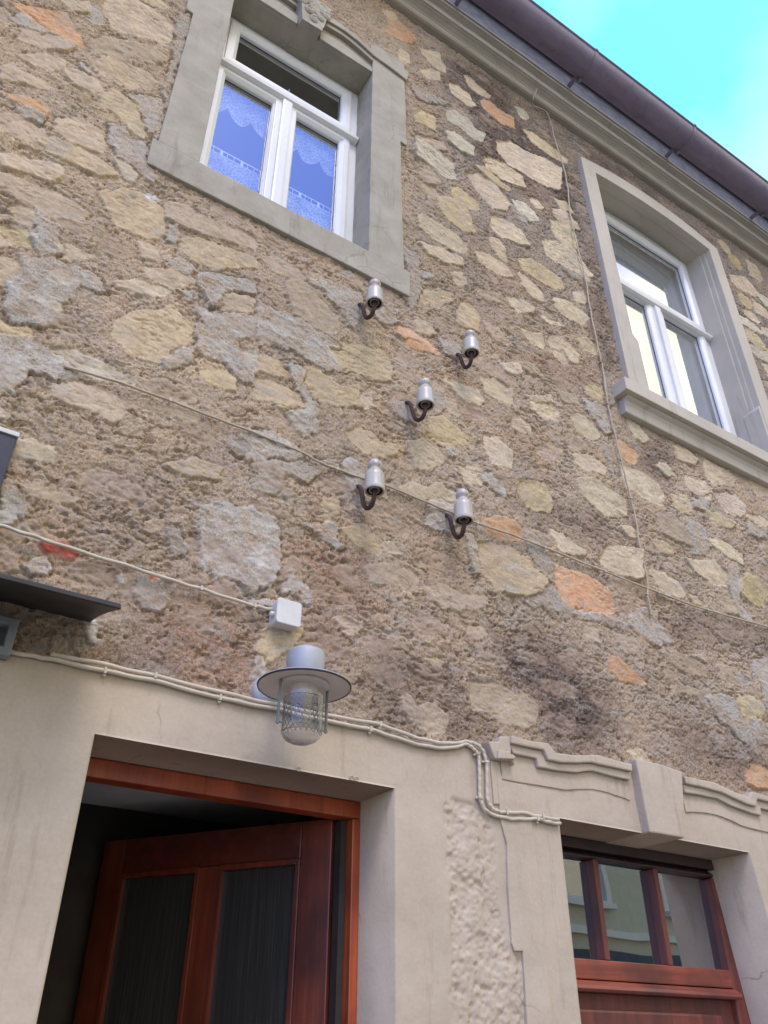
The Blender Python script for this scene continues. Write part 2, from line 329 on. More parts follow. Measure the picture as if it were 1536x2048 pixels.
def rubble():
    m, t, b = base_mat('rubble_masonry', 0.95, 0, 0.15)
    def attr(n):
        a = nn(t, 'ShaderNodeAttribute'); a.attribute_name = n; return a
    A, B, P = attr('stone'), attr('mortar'), attr('patch')
    n1 = noise_node(t, 38, 5, 0.65); n2 = noise_node(t, 130, 4, 0.7); n3 = noise_node(t, 7, 5, 0.6); n4 = noise_node(t, 330, 3, 0.7)
    def edge(src, lo, hi, k):
        a = nn(t, 'ShaderNodeMath', operation='MULTIPLY_ADD'); a.inputs[1].default_value = k; t.links.new(n1.outputs[0], a.inputs[0]); a.inputs[2].default_value = -k*0.5
        s = nn(t, 'ShaderNodeMath', operation='ADD'); t.links.new(src, s.inputs[0]); t.links.new(a.outputs[0], s.inputs[1])
        s2 = nn(t, 'ShaderNodeMath', operation='MULTIPLY_ADD'); s2.inputs[1].default_value = 0.22; t.links.new(n2.outputs[0], s2.inputs[0]); s3 = nn(t, 'ShaderNodeMath', operation='ADD'); s3.inputs[1].default_value = -0.11
        t.links.new(s.outputs[0], s2.inputs[2]); t.links.new(s2.outputs[0], s3.inputs[0])
        return ramp(t, s3.outputs[0], lo, hi)
    sm_ = edge(A.outputs['Alpha'], 0.42, 0.60, 0.46)
    pm_ = edge(P.outputs['Alpha'], 0.45, 0.60, 0.55)
    mort = mixc_(t, 0.55, B.outputs['Color'], ramp(t, n2.outputs[0], 0.3, 0.72, (0.16, 0.15, 0.15), (0.85, 0.82, 0.78)), 'OVERLAY')
    pore = noise_node(t, 95, 3, 0.75); mort = mixc_(t, ramp(t, pore.outputs[0], 0.585, 0.66), mort, mixc_(t, 1.0, mort, (0.36, 0.32, 0.30), 'MULTIPLY')); lite = noise_node(t, 120, 3, 0.7, stretch=(1, 1, 1.01)); mort = mixc_(t, ramp(t, lite.outputs[0], 0.58, 0.68), mort, mixc_(t, 0.5, mort, lin((206, 190, 176))))  # pore: the dark of small pits is put into the mortar colour
    mort = mixc_(t, ramp(t, n3.outputs[0], 0.5, 0.75), mort, mixc_(t, 1.0, mort, (1.22, 1.17, 1.08), 'MULTIPLY'))
    ston = mixc_(t, 0.35, A.outputs['Color'], ramp(t, n1.outputs[0], 0.3, 0.72, (0.28, 0.27, 0.25), (0.74, 0.73, 0.72)), 'OVERLAY')
    ston = mixc_(t, 0.28, ston, ramp(t, n2.outputs[0], 0.3, 0.7, (0.3, 0.3, 0.3), (0.7, 0.7, 0.7)), 'OVERLAY')
    pat = mixc_(t, 0.4, P.outputs['Color'], ramp(t, n2.outputs[0], 0.3, 0.7, (0.26, 0.26, 0.26), (0.75, 0.75, 0.75)), 'OVERLAY')
    bed = noise_node(t, 1.0, 6, 0.7, stretch=(10, 10, 30)); ston = mixc_(t, ramp(t, bed.outputs[0], 0.42, 0.70), ston, mixc_(t, 1.0, ston, (0.74, 0.72, 0.72), 'MULTIPLY'))
    bl = noise_node(t, 9, 5, 0.7); ston = mixc_(t, ramp(t, bl.outputs[0], 0.5, 0.72), ston, mixc_(t, 0.55, ston, lin((172, 158, 142))))
    c = mixc_(t, sm_, mort, ston)
    thin = noise_node(t, 11, 5, 0.7); pk = nn(t, 'ShaderNodeMath', operation='MULTIPLY'); t.links.new(pm_, pk.inputs[0]); t.links.new(ramp(t, thin.outputs[0], 0.42, 0.66, (0.12, 0.12, 0.12), (0.95, 0.95, 0.95)), pk.inputs[1])
    c = mixc_(t, pk.outputs[0], c, pat)
    # thin films of lime smeared sideways over stones and joints
    sx = noise_node(t, 1.0, 6, 0.72, stretch=(7, 7, 17)); zone = noise_node(t, 1.3, 3, 0.6); fk = nn(t, 'ShaderNodeMath', operation='MULTIPLY'); t.links.new(ramp(t, sx.outputs[0], 0.53, 0.60), fk.inputs[0]); t.links.new(ramp(t, zone.outputs[0], 0.40, 0.62, (0.15, 0.15, 0.15), (0.75, 0.75, 0.75)), fk.inputs[1])
    c = mixc_(t, fk.outputs[0], c, mixc_(t, 0.4, lin((166, 158, 146)), ramp(t, n2.outputs[0], 0.3, 0.7, (0.26, 0.26, 0.26), (0.75, 0.75, 0.75)), 'OVERLAY'))
    t.links.new(c, b.inputs['Base Color'])
    # grit: strong on mortar, weaker on stone faces
    inv = nn(t, 'ShaderNodeMath', operation='MULTIPLY_ADD'); inv.inputs[1].default_value = -0.6; inv.inputs[2].default_value = 1.0; t.links.new(sm_, inv.inputs[0])
    g = nn(t, 'ShaderNodeMath', operation='MULTIPLY'); t.links.new(n2.outputs[0], g.inputs[0]); t.links.new(inv.outputs[0], g.inputs[1])
    bump(t, b, [(n1.outputs[0], 0.007, 0.7), (g.outputs[0], 0.0055, 1.0), (n4.outputs[0], 0.0014, 0.8)])
    return m
M_RUBBLE = rubble()
def asphalt():
    m, t, b = base_mat('asphalt', 0.9); n = noise_node(t, 90, 4, 0.7); t.links.new(ramp(t, n.outputs[0], 0.3, 0.7, (0.035, 0.035, 0.036), (0.075, 0.074, 0.072)), b.inputs['Base Color']); return m
M_ASPHALT = painted('pale_bounce_ground', (128, 120, 108), (150, 140, 126), 0.9); M_PAVE = painted('pavement', (136, 128, 118), (152, 143, 130), 0.9)  # unseen ground, made pale to throw light up under brim and soffits
# ------------------------------------------------------------------ the rubble wall
# stones and mortar patches, traced tile by tile (tile origin in the photograph, three units to the pixel)
TONE = dict(b=(196,180,152), p=(192,184,162), y=(190,172,134), o=(198,158,122), t=(172,155,132), k=(192,174,153), r=(182,92,76),
            g=(174,171,162), G=(157,152,142), w=(188,184,176), W=(206,202,196), d=(96,82,76), n=(134,98,80), h=(20,18,18))  # h: a hole in the wall, its dark painted as a black spot
STONES = {
(800,0): """b 120,285 185,300 240,320 250,360 280,400 275,425 230,410 180,375 150,330
b 120,425 190,415 240,440 240,475 160,465
b 385,445 430,470 480,520 545,570 535,590 470,560 410,510
b 295,485 345,505 420,570 455,635 410,630 350,585 305,540
o 480,595 530,600 600,660 650,690 685,710 688,775 620,750 560,700 500,650
p 690,635 750,655 775,690 765,725 720,705
y 85,690 130,660 200,680 225,700 215,785 160,750 95,730
p 275,665 330,660 410,710 470,780 515,800 500,845 440,825 360,760 285,715
p 280,790 330,790 400,850 450,880 440,935 370,910 300,845
t 90,800 150,820 260,850 275,900 220,890 130,850
p 85,845 130,850 230,900 330,960 345,1070 290,1060 200,1000 100,940
b 745,780 800,790 880,840 950,890 1010,950 1000,980 900,930 790,850
b 590,830 680,850 760,910 860,960 955,1030 950,1150 860,1110 760,1040 640,970 590,900
b 500,930 550,935 640,990 720,1060 745,1125 680,1105 600,1060 520,1000
b 405,1035 470,1030 560,1090 620,1170 655,1230 640,1270 560,1250 500,1180 440,1100
y 440,990 520,1010 600,1080 670,1130 660,1145 590,1110 500,1050
y 300,1120 360,1130 470,1210 480,1260 420,1250 330,1190
y 225,1175 290,1180 370,1230 410,1290 455,1400 380,1390 290,1320 240,1260
b 110,1290 200,1320 310,1380 400,1450 400,1510 330,1500 200,1420 130,1370
t 130,1010 200,1040 240,1100 180,1110 130,1060
p 670,1195 740,1220 800,1270 835,1325 780,1320 700,1270
b 780,1185 830,1200 860,1250 820,1245
b 560,1290 640,1320 720,1390 775,1480 700,1460 590,1400 555,1360
b 915,1180 1000,1210 1050,1280 960,1250
b 920,1250 980,1260 1040,1320 1085,1380 1000,1370 930,1300
b 905,1330 990,1350 1050,1400 1070,1480 1000,1470 920,1400
o -60,110 0,130 40,170 85,230 60,260 0,240 -80,190
b 0,300 50,320 60,380 0,370
b -110,60 -40,70 -10,110 -60,120
b 800,0 860,0""",
(800,300): """b 860,540 930,540 1050,600 1110,690 1160,750 1140,790 1050,740 950,680 880,620
y 705,660 790,660 870,710 960,770 985,830 920,825 820,770 740,720
b 725,740 790,790 860,860 860,905 800,890 740,820
b 450,610 540,640 640,710 680,770 630,760 520,700 470,660
b 310,740 370,740 400,790 390,820 330,800
y 130,840 230,835 310,880 310,910 220,930 140,900
y 375,910 430,930 475,980 470,1085 350,1050 350,980
b 530,520 590,530 630,600 640,670 590,640 550,580
b 120,560 230,590 370,650 380,690 290,680 180,630
b 640,870 740,900 800,950 800,980 700,960
b 930,885 1010,910 1090,960 1130,1000 1090,1035 1000,990 940,940
b 1040,850 1100,845 1120,900 1110,930 1050,910
b 740,1080 800,1100 870,1160 860,1190 780,1150
t 510,1030 580,1060 640,1130 600,1140 530,1090
b 900,1130 960,1120 1030,1170 1060,1260 980,1280 920,1220
b 1065,1130 1130,1140 1190,1200 1180,1230 1100,1190
b 480,1380 560,1360 660,1420 690,1536 600,1510 500,1450
y 1110,1420 1200,1430 1230,1490 1190,1500 1120,1460
b 600,1270 720,1280 730,1350 640,1340
b 840,990 960,1000 990,1040 900,1050
t 690,1250 800,1290 860,1350 780,1340
b 270,1370 400,1420 500,1500 470,1536 380,1500
b 770,1480 900,1470 980,1536 800,1560
t 950,1440 1060,1480 1080,1530 980,1500
o 0,1070 60,1080 180,1150 240,1220 170,1200 60,1150 -20,1110
t 460,820 590,870 600,920 500,890
b 90,1000 180,1040 210,1090 120,1070
t 140,200 200,210 240,270 180,290""",
(1024,512): """b 100,840 180,850 260,850 285,920 270,980 190,975 120,920
b 350,950 440,960 500,1020 540,1090 490,1110 400,1060
b 0,980 60,980 110,1020 110,1065 40,1050 0,1030
o 620,1100 700,1130 760,1180 730,1240 680,1220 640,1160
b 690,970 760,1020 830,1100 800,1125 740,1090 700,1030
b 660,1260 760,1290 880,1370 915,1430 900,1490 830,1470 740,1400 670,1360
b 400,1340 480,1330 580,1400 690,1480 700,1560 560,1550 470,1480 410,1420
y 40,1350 120,1345 200,1370 235,1450 235,1536 120,1520 50,1450
b 370,1190 470,1200 570,1260 560,1310 450,1290 380,1240
b 1150,1220 1260,1270 1350,1330 1330,1380 1200,1370 1150,1290
b 970,1140 1040,1160 1110,1220 1090,1250 1000,1220
b 850,1260 920,1240 980,1310 930,1320
b 1040,1330 1130,1340 1195,1400 1190,1470 1110,1440 1060,1390
b 970,1430 1040,1440 1080,1490 1060,1550 980,1510
y 430,760 500,770 560,820 550,860 470,820
b 1400,20 1470,70 1510,130 1500,155 1430,110
b 1300,120 1400,130 1480,210 1470,240 1380,200 1320,160
k 1440,260 1536,320 1600,400 1460,330
b 1390,430 1470,470 1536,560 1480,550 1410,490
b 1500,640 1536,650 1600,730 1540,720
k 1220,1420 1340,1430 1400,1500 1380,1560 1280,1530
b 1420,1340 1536,1390 1580,1450 1470,1430
t 130,1130 300,1160 320,1220 180,1210
b 230,490 290,480 400,590 390,640 260,600
b 90,450 180,470 200,540 130,520
t 180,330 270,360 290,400 220,400""",
(1024,1024): """b 230,110 290,130 370,190 450,240 440,270 370,260 300,240 240,170
b 590,195 680,215 760,240 765,400 690,390 600,350 540,290
o 255,320 330,340 430,375 520,420 600,490 620,600 500,605 380,590 310,520 260,420
y 840,165 900,170 970,220 965,260 890,240 850,200
b 835,345 910,365 1000,430 1030,500 1000,510 930,480 870,410
y 1050,490 1110,510 1150,560 1100,560
b 1040,280 1140,300 1220,290 1300,370 1290,440 1210,430 1120,370
y 1360,420 1420,370 1490,410 1530,480 1510,570 1420,540 1370,480
b 1180,160 1280,170 1380,250 1400,320 1300,270 1210,210
o 590,880 640,880 700,950 790,1010 740,1020 640,1000 600,940
y 1370,1110 1440,1120 1510,1180 1490,1245 1400,1210 1370,1160
b 650,90 720,95 760,150 700,150
t 870,10 960,10 1060,110 1080,200 980,170 900,110
t 1230,910 1340,930 1410,1010 1390,1050 1280,1020
t 620,730 740,750 760,830 680,840
t 1010,1040 1130,1070 1250,1060 1260,1110 1120,1100 1030,1090
t 0,1090 60,1100 150,1170 130,1270 40,1280 -60,1260 -150,1190 -240,1160 -240,1010 -120,1030
b 1160,0 1250,10 1340,80 1300,100 1210,60
b 1400,10 1500,30 1580,90 1480,80
t 1240,500 1300,520 1360,610 1280,590
t 940,820 1040,860 1160,930 1170,980 1060,970 960,900
t 1060,860 1160,850 1180,900
o 1400,1540 1460,1520 1600,1560 1640,1660 1500,1660 1410,1620
b 700,1440 800,1440 860,1536 760,1520
t 430,660 520,700 530,800 460,760""",
(512,1024): """y 500,110 620,90 700,140 760,200 740,250 660,230 590,200
t 660,340 760,310 920,330 980,380 960,440 900,480 820,440 700,430
y 1020,880 1080,870 1130,900 1100,930 1050,920
k 860,1130 920,1110 960,1180 1060,1150 1160,1230 1150,1310 1060,1310 960,1270 880,1200
y 1330,190 1430,180 1536,230 1620,280 1730,400 1720,470 1600,500 1440,470 1380,380 1340,280
o 1380,60 1440,20 1536,40 1580,90 1600,150 1536,170 1460,150 1390,110
t 1000,440 1150,440 1250,500 1380,490 1390,560 1250,600 1120,570 1020,520
k 480,650 580,640 640,700 560,740
y 80,690 170,700 280,690 260,780 200,820 120,860 40,900 20,830
t 700,180 820,190 880,240 800,250
t 1250,700 1350,690 1390,740 1300,750""",
(512,512): """t 160,150 280,140 360,230 430,300 490,360 500,450 420,460 320,430 230,350 200,260
y 420,560 520,530 640,540 760,570 810,660 790,750 700,740 600,690 490,650
y -80,580 0,590 90,590 180,650 200,730 110,720 0,680 -70,640
y 270,680 370,680 440,740 520,790 620,790 630,900 520,890 400,860 310,790
y 0,740 100,750 180,780 250,860 310,930 280,950 170,920 100,860 0,860
y 530,1040 620,1030 700,1060 740,1120 830,1140 850,1200 740,1210 650,1180 580,1110
b 930,1120 1000,1110 1080,1150 1120,1220 1050,1280 960,1270
y 1010,970 1120,970 1240,1060 1270,1130 1160,1140 1060,1100
b 1360,1060 1440,1080 1536,1170 1536,1280 1420,1240 1380,1160
b 1350,720 1440,740 1536,800 1536,860 1450,850 1370,790
o 880,450 980,480 1080,540 1060,570 960,560 900,510
b 960,390 1040,400 1080,460 1040,470 970,440
b 860,1400 940,1370 1040,1400 1100,1370 1190,1430 1210,1500 1120,1520 1000,1470
b 1230,1270 1330,1270 1370,1330 1340,1370 1260,1330
t 30,0 140,20 250,80 300,150 200,130 80,70
t 330,100 400,130 400,180 340,160
b 1200,760 1330,800 1370,870 1290,860
t 1130,860 1200,880 1220,950 1150,930
y 410,1460 480,1440 500,1536 430,1580
b 610,830 700,830 700,900 640,910""",
(0,0): """k 640,0 800,-20 930,60 1030,150 1030,240 980,260 850,210 700,180 640,100 600,60
o 60,20 200,40 400,80 460,180 540,290 420,240 250,150 120,80
t 150,170 300,190 450,270 400,300 250,290 120,240
y 570,370 680,340 790,400 900,440 945,480 900,510 790,520 690,480 600,420
y 600,580 690,540 760,590 830,650 840,720 875,790 860,830 780,790 720,700 650,650
t 540,220 700,230 900,280 1010,310 1010,380 900,370 760,330 600,300 540,280
y 0,400 80,400 250,480 340,530 230,530 100,490 0,470
o 40,550 160,570 300,650 280,690 150,640 60,590
y 350,710 480,720 590,770 635,850 620,930 520,890 400,840 340,780
b 370,420 480,430 600,490 620,560 560,560 450,510
t 0,690 130,690 270,760 300,840 170,830 60,790 0,760
b 0,920 200,960 350,980 380,1040 300,1080 150,1040 0,1000
y 600,1150 720,1140 860,1170 970,1260 980,1400 930,1430 800,1400 680,1330 640,1250
t 980,1200 1100,1220 1250,1320 1400,1370 1536,1420 1536,1480 1350,1440 1200,1400 1080,1350 1000,1310
y 1100,1430 1200,1430 1400,1500 1536,1530 1536,1600 1300,1620 1150,1560 1090,1500
y 0,1340 80,1370 190,1400 180,1470 80,1460 0,1430
b 90,1230 190,1240 220,1290 200,1340 120,1320
b 380,0 520,10 540,80 440,60
p 690,960 760,990 830,1050 800,1090 730,1060
b 350,1480 430,1480 560,1536 400,1560
b 820,1450 920,1480 950,1550 850,1536
t 0,60 40,90 50,130 0,130
b 130,340 280,330 420,380 350,420 210,400""",
(0,512): """y 0,0 80,10 120,60 80,130 20,170 0,165
y 270,110 400,100 450,150 400,180 310,170
y 200,250 300,260 380,300 370,330 260,300
y 690,400 800,350 960,320 1040,300 1080,340 1110,390 1170,400 1160,480 1060,560 950,630 860,610 760,550 700,480
b 880,80 1000,80 1150,120 1180,160 1060,180 950,150
b 700,150 850,150 1000,200 960,230 800,220
p 320,560 450,560 600,620 700,700 860,760 640,750 500,680 380,630
k 320,760 430,740 560,790 700,850 740,880 730,960 660,980 560,930 420,870 320,820
y 1200,680 1360,680 1420,750 1400,810 1290,790 1220,730
b 1310,240 1400,220 1536,260 1536,350 1440,340 1320,300
p 90,1090 200,1100 320,1150 340,1190 280,1240 160,1220 70,1190
t 960,900 1100,940 1180,980 1160,1000 1040,960
t 1000,1260 1180,1220 1330,1270 1300,1330 1150,1330
y 0,380 60,400 190,440 180,470 60,460 0,440
t 100,1370 200,1340 300,1400 480,1460 400,1500 200,1440""",
(0,1024): """r 265,185 310,170 440,215 455,240 430,265 350,250 280,225
r 900,370 925,370 920,385
t 860,60 980,50 1000,90 900,110
h 1000,400 1025,400 1025,418 1000,418""",
}
PATCHES = {
(800,0): """G 50,480 130,540 240,590 320,640 200,620 100,600
g 650,1220 700,1250 780,1330 760,1350 690,1300""",
(800,300): """g 220,1130 330,1150 380,1200 330,1250 260,1200
g 90,720 180,740 230,770 150,780
G -10,560 60,600 120,640 80,900 100,950 60,960 20,880 60,860 50,740
G 930,660 1010,710 1110,760 1090,790 1000,750""",
(1024,512): """G 540,1100 600,1150 620,1300 660,1430 640,1450 600,1300 560,1200
g 430,850 560,900 600,1000 650,1060 560,1080 500,980 440,920
g 1080,1450 1200,1440 1180,1536 1090,1520
G 560,740 620,720 600,800 620,900 580,900""",
(1024,1024): """g 690,620 800,570 890,600 880,650 970,770 880,810 800,760 740,720 700,670
g 30,510 180,480 240,420 270,480 330,570 450,600 560,610 680,660 700,700 600,680 420,640 260,600 100,560
G 60,80 130,130 240,300 250,420 200,400 130,330 90,220
g 1160,1110 1260,1080 1330,1110 1370,1180 1400,1240 1536,1260 1640,1260 1640,1400 1400,1400 1320,1310 1230,1230
g 1440,900 1600,860 1600,1260 1540,1240 1500,1100
g 1040,30 1150,80 1190,200 1150,270 1060,250 1090,180 1050,100
g 1300,290 1350,300 1380,450 1370,560 1450,660 1380,640 1350,610 1310,450
g 1400,60 1536,100 1536,170 1430,140""",
(512,1024): """g 270,70 350,65 470,60 500,140 490,170 540,230 480,220 400,170 320,110
w -340,-40 -200,-60 0,-20 130,60 160,150 150,300 140,420 -20,480 -130,420 -250,400 -330,300 -350,120
w 140,470 220,390 260,440 330,460 350,530 320,560 280,570 250,500 190,500
g 1030,0 1130,20 1170,60 1150,130 1060,110 1000,80
g 1240,110 1310,130 1340,260 1360,320 1330,400 1290,320 1270,220
w -60,530 80,500 120,540 110,600 40,570 -60,570""",
(512,512): """g 800,830 860,870 960,900 950,1000 850,980 820,920
g 1040,780 1120,790 1130,870 1100,950 1060,930
w 520,1250 560,1210 640,1240 700,1290 780,1380 800,1480 730,1450 650,1400 570,1400 520,1330
g 500,190 620,200 640,300 600,450 550,420 500,320
g 380,140 480,180 560,300 500,330 420,240
g 0,230 120,330 260,380 420,480 530,560 440,560 500,650 540,700 420,700 320,640 200,560 100,540 0,520
g 180,640 280,650 290,760 340,860 380,920 380,1060 260,1080 200,1000 180,930 300,920 250,830 190,720
w -60,1020 100,1060 230,1140 310,1190 260,1240 120,1200 20,1250 -60,1230
G -20,1250 150,1220 300,1250 400,1300 330,1360 200,1330 150,1400 80,1440 -20,1400
g 1090,500 1180,530 1230,580 1190,610 1120,560
w 1120,1130 1200,1150 1230,1210 1150,1210
g 1330,1300 1420,1300 1500,1400 1510,1470 1440,1420 1350,1340
w 1040,1480 1120,1470 1210,1500 1240,1560 1180,1640 1100,1590
g 680,330 760,310 800,360 880,400 820,410 730,390
G 930,20 990,80 1000,200 960,300 920,240 930,120""",
(0,0): """g 50,70 130,80 250,150 350,210 230,190 120,150 60,110
g 60,600 150,640 260,690 260,750 140,710 70,650
g 760,560 860,570 960,590 990,640 940,760 900,820 860,740 840,650 800,610
g 650,740 740,750 780,830 880,850 880,980 950,1080 900,1110 800,1000 700,950 660,870
g 230,1250 300,1290 360,1360 390,1536 240,1536 180,1420
g 990,1350 1060,1340 1100,1430 1080,1480 1000,1450
W 860,1170 930,1170 945,1220 900,1220
w 455,370 500,380 580,440 560,460 480,410
G 1045,120 1120,80 1150,90 1090,330 1010,640 940,850 900,850 960,700 1000,500 1020,330
g 520,40 600,30 640,170 560,160""",
(0,512): """g 120,0 330,0 420,60 620,130 660,230 560,220 470,180 460,260 380,300 370,420 250,420 100,400 40,330 20,200 80,130 130,100
g 1180,90 1300,110 1536,130 1536,230 1380,210 1300,300 1230,310 1210,200
g 1070,200 1180,210 1160,330 1200,370 1180,430 1160,520 1200,600 1330,640 1430,740 1536,780 1536,560 1440,590 1400,520 1536,460 1536,350 1400,330 1250,330
g 960,620 1060,560 1180,540 1160,640 1000,690
w -60,440 120,490 300,560 420,640 470,740 350,740 200,700 120,800 60,830 -60,820
G 1370,1090 1450,1040 1536,1090 1536,1210 1440,1200 1370,1170
g -30,1340 60,1350 150,1440 170,1560 -30,1560
g 960,0 1100,10 1200,90 1140,110 1040,60""",
(0,1024): """W 140,310 200,270 290,290 300,340 270,390 200,370 150,345
G 990,110 1080,80 1140,200 1130,270 1040,270 1000,200
G 800,400 900,380 1010,420 1020,540 960,590 860,560 800,500
W 680,380 720,375 740,410 700,420
k 1300,590 1390,600 1370,630 1310,620
w 500,650 600,640 590,790 520,780
g -60,-20 100,-10 110,60 -60,70
w 1490,900 1536,860 1600,900 1600,1060 1500,1060
g -60,860 30,900 30,1000 -60,1060""",
}
STAINS = {   # darker, sooty zones of the old roughcast and warmer zones
(512,1024): """d 720,820 860,860 1000,920 1180,930 1190,1080 1050,1130 900,1080 780,1150 640,1090
d 1180,1240 1380,1240 1390,1370 1200,1360
d 830,1210 940,1230 930,1330 820,1300
n 290,200 420,200 560,250 660,240 700,350 640,420 720,560 600,640 420,620 380,560 440,480 340,420 300,300
n 300,700 420,650 500,800 450,880""",
(1024,1024): """d -80,720 150,760 380,880 600,1060 660,1250 560,1440 300,1440 160,1330 140,1180 60,1080 -80,1060
d 560,180 300,60 140,20 40,-40 300,-20 560,60
d 900,620 1536,760 1536,800 1000,740
d 1000,1300 1300,1350 1536,1430 1536,1540 1100,1500""",
(0,1024): """d 640,830 860,850 950,900 940,960 740,910 620,870
n 1130,930 1400,940 1460,1060 1230,1040
n 900,600 1400,640 1440,900 1000,860""",
(800,0): """d 520,860 420,700 230,480 300,330 430,420 660,560 700,700 900,900 960,950 1060,1100 1080,1400 1180,1560 1140,1560 1000,1300 900,1180 700,1150 560,1150
d 380,880 520,880 600,1000 480,960
d 1060,860 1150,900 1536,1150 1536,1220 1200,1000""",
(1024,512): """d 450,60 520,100 600,500 640,720 580,700 480,440
d 760,1130 900,1130 980,1240 880,1350 740,1260
n 0,600 200,640 520,700 300,700 60,640""",
}
def parse(D):
    L = []
    for (ox, oy), txt in D.items():
        for line in txt.strip().split('\n'):
            w = line.split(); pts = [tuple(float(c) for c in q.split(',')) for q in w[1:]]
            if len(pts) < 3: continue
            L.append((w[0], np.array([at(ox + x/3, oy + y/3, -0.012) for x, y in pts])))
    return L
def vnoise(x, z, seed, scale):
    x = x*scale; z = z*scale
    xi = np.floor(x).astype(np.int64); zi = np.floor(z).astype(np.int64); fx = x-xi; fz = z-zi
    fx = fx*fx*(3-2*fx); fz = fz*fz*(3-2*fz)
    def h(a, b):
        v = (a*374761393 + b*668265263 + seed*2246822519) & 0xffffffff
        v = ((v ^ (v >> 13))*1274126177) & 0xffffffff
        return ((v ^ (v >> 16)) & 0xffff)/65535.0
    return (h(xi, zi)*(1-fx)+h(xi+1, zi)*fx)*(1-fz)+(h(xi, zi+1)*(1-fx)+h(xi+1, zi+1)*fx)*fz
def fbm(x, z, seed, scale, oct_=4, g=0.5):
    s = 0; a = 1; t = 0
    for i in range(oct_):
        s = s + a*(vnoise(x, z, seed+i*17, scale*2**i)-0.5); t += a; a *= g
    return s/t*2      # about -1..1
def sdf(px, pz, poly):
    """positive inside"""
    d = np.full(px.shape, 1e9); ins = np.zeros(px.shape, bool); n = len(poly)
    for i in range(n):
        ax, az = poly[i]; bx, bz = poly[(i+1) % n]; ex, ez = bx-ax, bz-az; L = ex*ex+ez*ez+1e-12
        t = np.clip(((px-ax)*ex+(pz-az)*ez)/L, 0, 1)
        d = np.minimum(d, (px-ax-t*ex)**2+(pz-az-t*ez)**2)
        c = ((az > pz) != (bz > pz)) & (px < (bx-ax)*(pz-az)/(bz-az+1e-12)+ax); ins ^= c
    d = np.sqrt(d); return np.where(ins, d, -d)
def axis(segs):
    a = []
    for x0, x1, st in segs: a.append(np.linspace(x0, x1, max(1, round((x1-x0)/st)), endpoint=False))
    a.append([segs[-1][1]]); return np.concatenate(a)
def lin_np(c): return np.array(lin(c))
def grid_mesh(name, xs, zs, Y, keep, mat, parent, attrs=None, extra=None, dX=None):
    nx, nz = len(xs), len(zs)
    X, Z = np.meshgrid(xs, zs)
    if dX is not None: X = X + dX
    co = np.stack([X, Y, Z], -1).reshape(-1, 3)
    i = np.arange(nx*nz).reshape(nz, nx)
    q = np.stack([i[:-1, :-1], i[:-1, 1:], i[1:, 1:], i[1:, :-1]], -1)[keep]
    used = np.zeros(nx*nz, bool); used[q.ravel()] = True
    mp = np.cumsum(used)-1; q = mp[q]; co2 = co[used]
    if extra is not None:
        ev, ef = extra(X, Y, Z, i, mp, len(co2))
        if len(ev): co2 = np.concatenate([co2, ev]); q = np.concatenate([q, ef])
    me = bpy.data.meshes.new(name); me.vertices.add(len(co2)); me.vertices.foreach_set('co', co2.astype(np.float32).ravel())
    me.loops.add(len(q)*4); me.loops.foreach_set('vertex_index', q.astype(np.int32).ravel())
    me.polygons.add(len(q)); me.polygons.foreach_set('loop_start', (np.arange(len(q))*4).astype(np.int32))
    me.polygons.foreach_set('use_smooth', np.ones(len(q), bool))
    if attrs:
        for k, v in attrs.items():
            a = me.attributes.new(k, 'FLOAT_COLOR', 'POINT'); a.data.foreach_set('color', v.reshape(-1, 4)[used].astype(np.float32).ravel())
    me.update(); me.validate()
    return link(name, me, mat, parent)

house = empty('stone_house', (2.5, 0, 0), 'rough rubble stone house with painted window surrounds, wooden doors and a brown gutter', 'house')

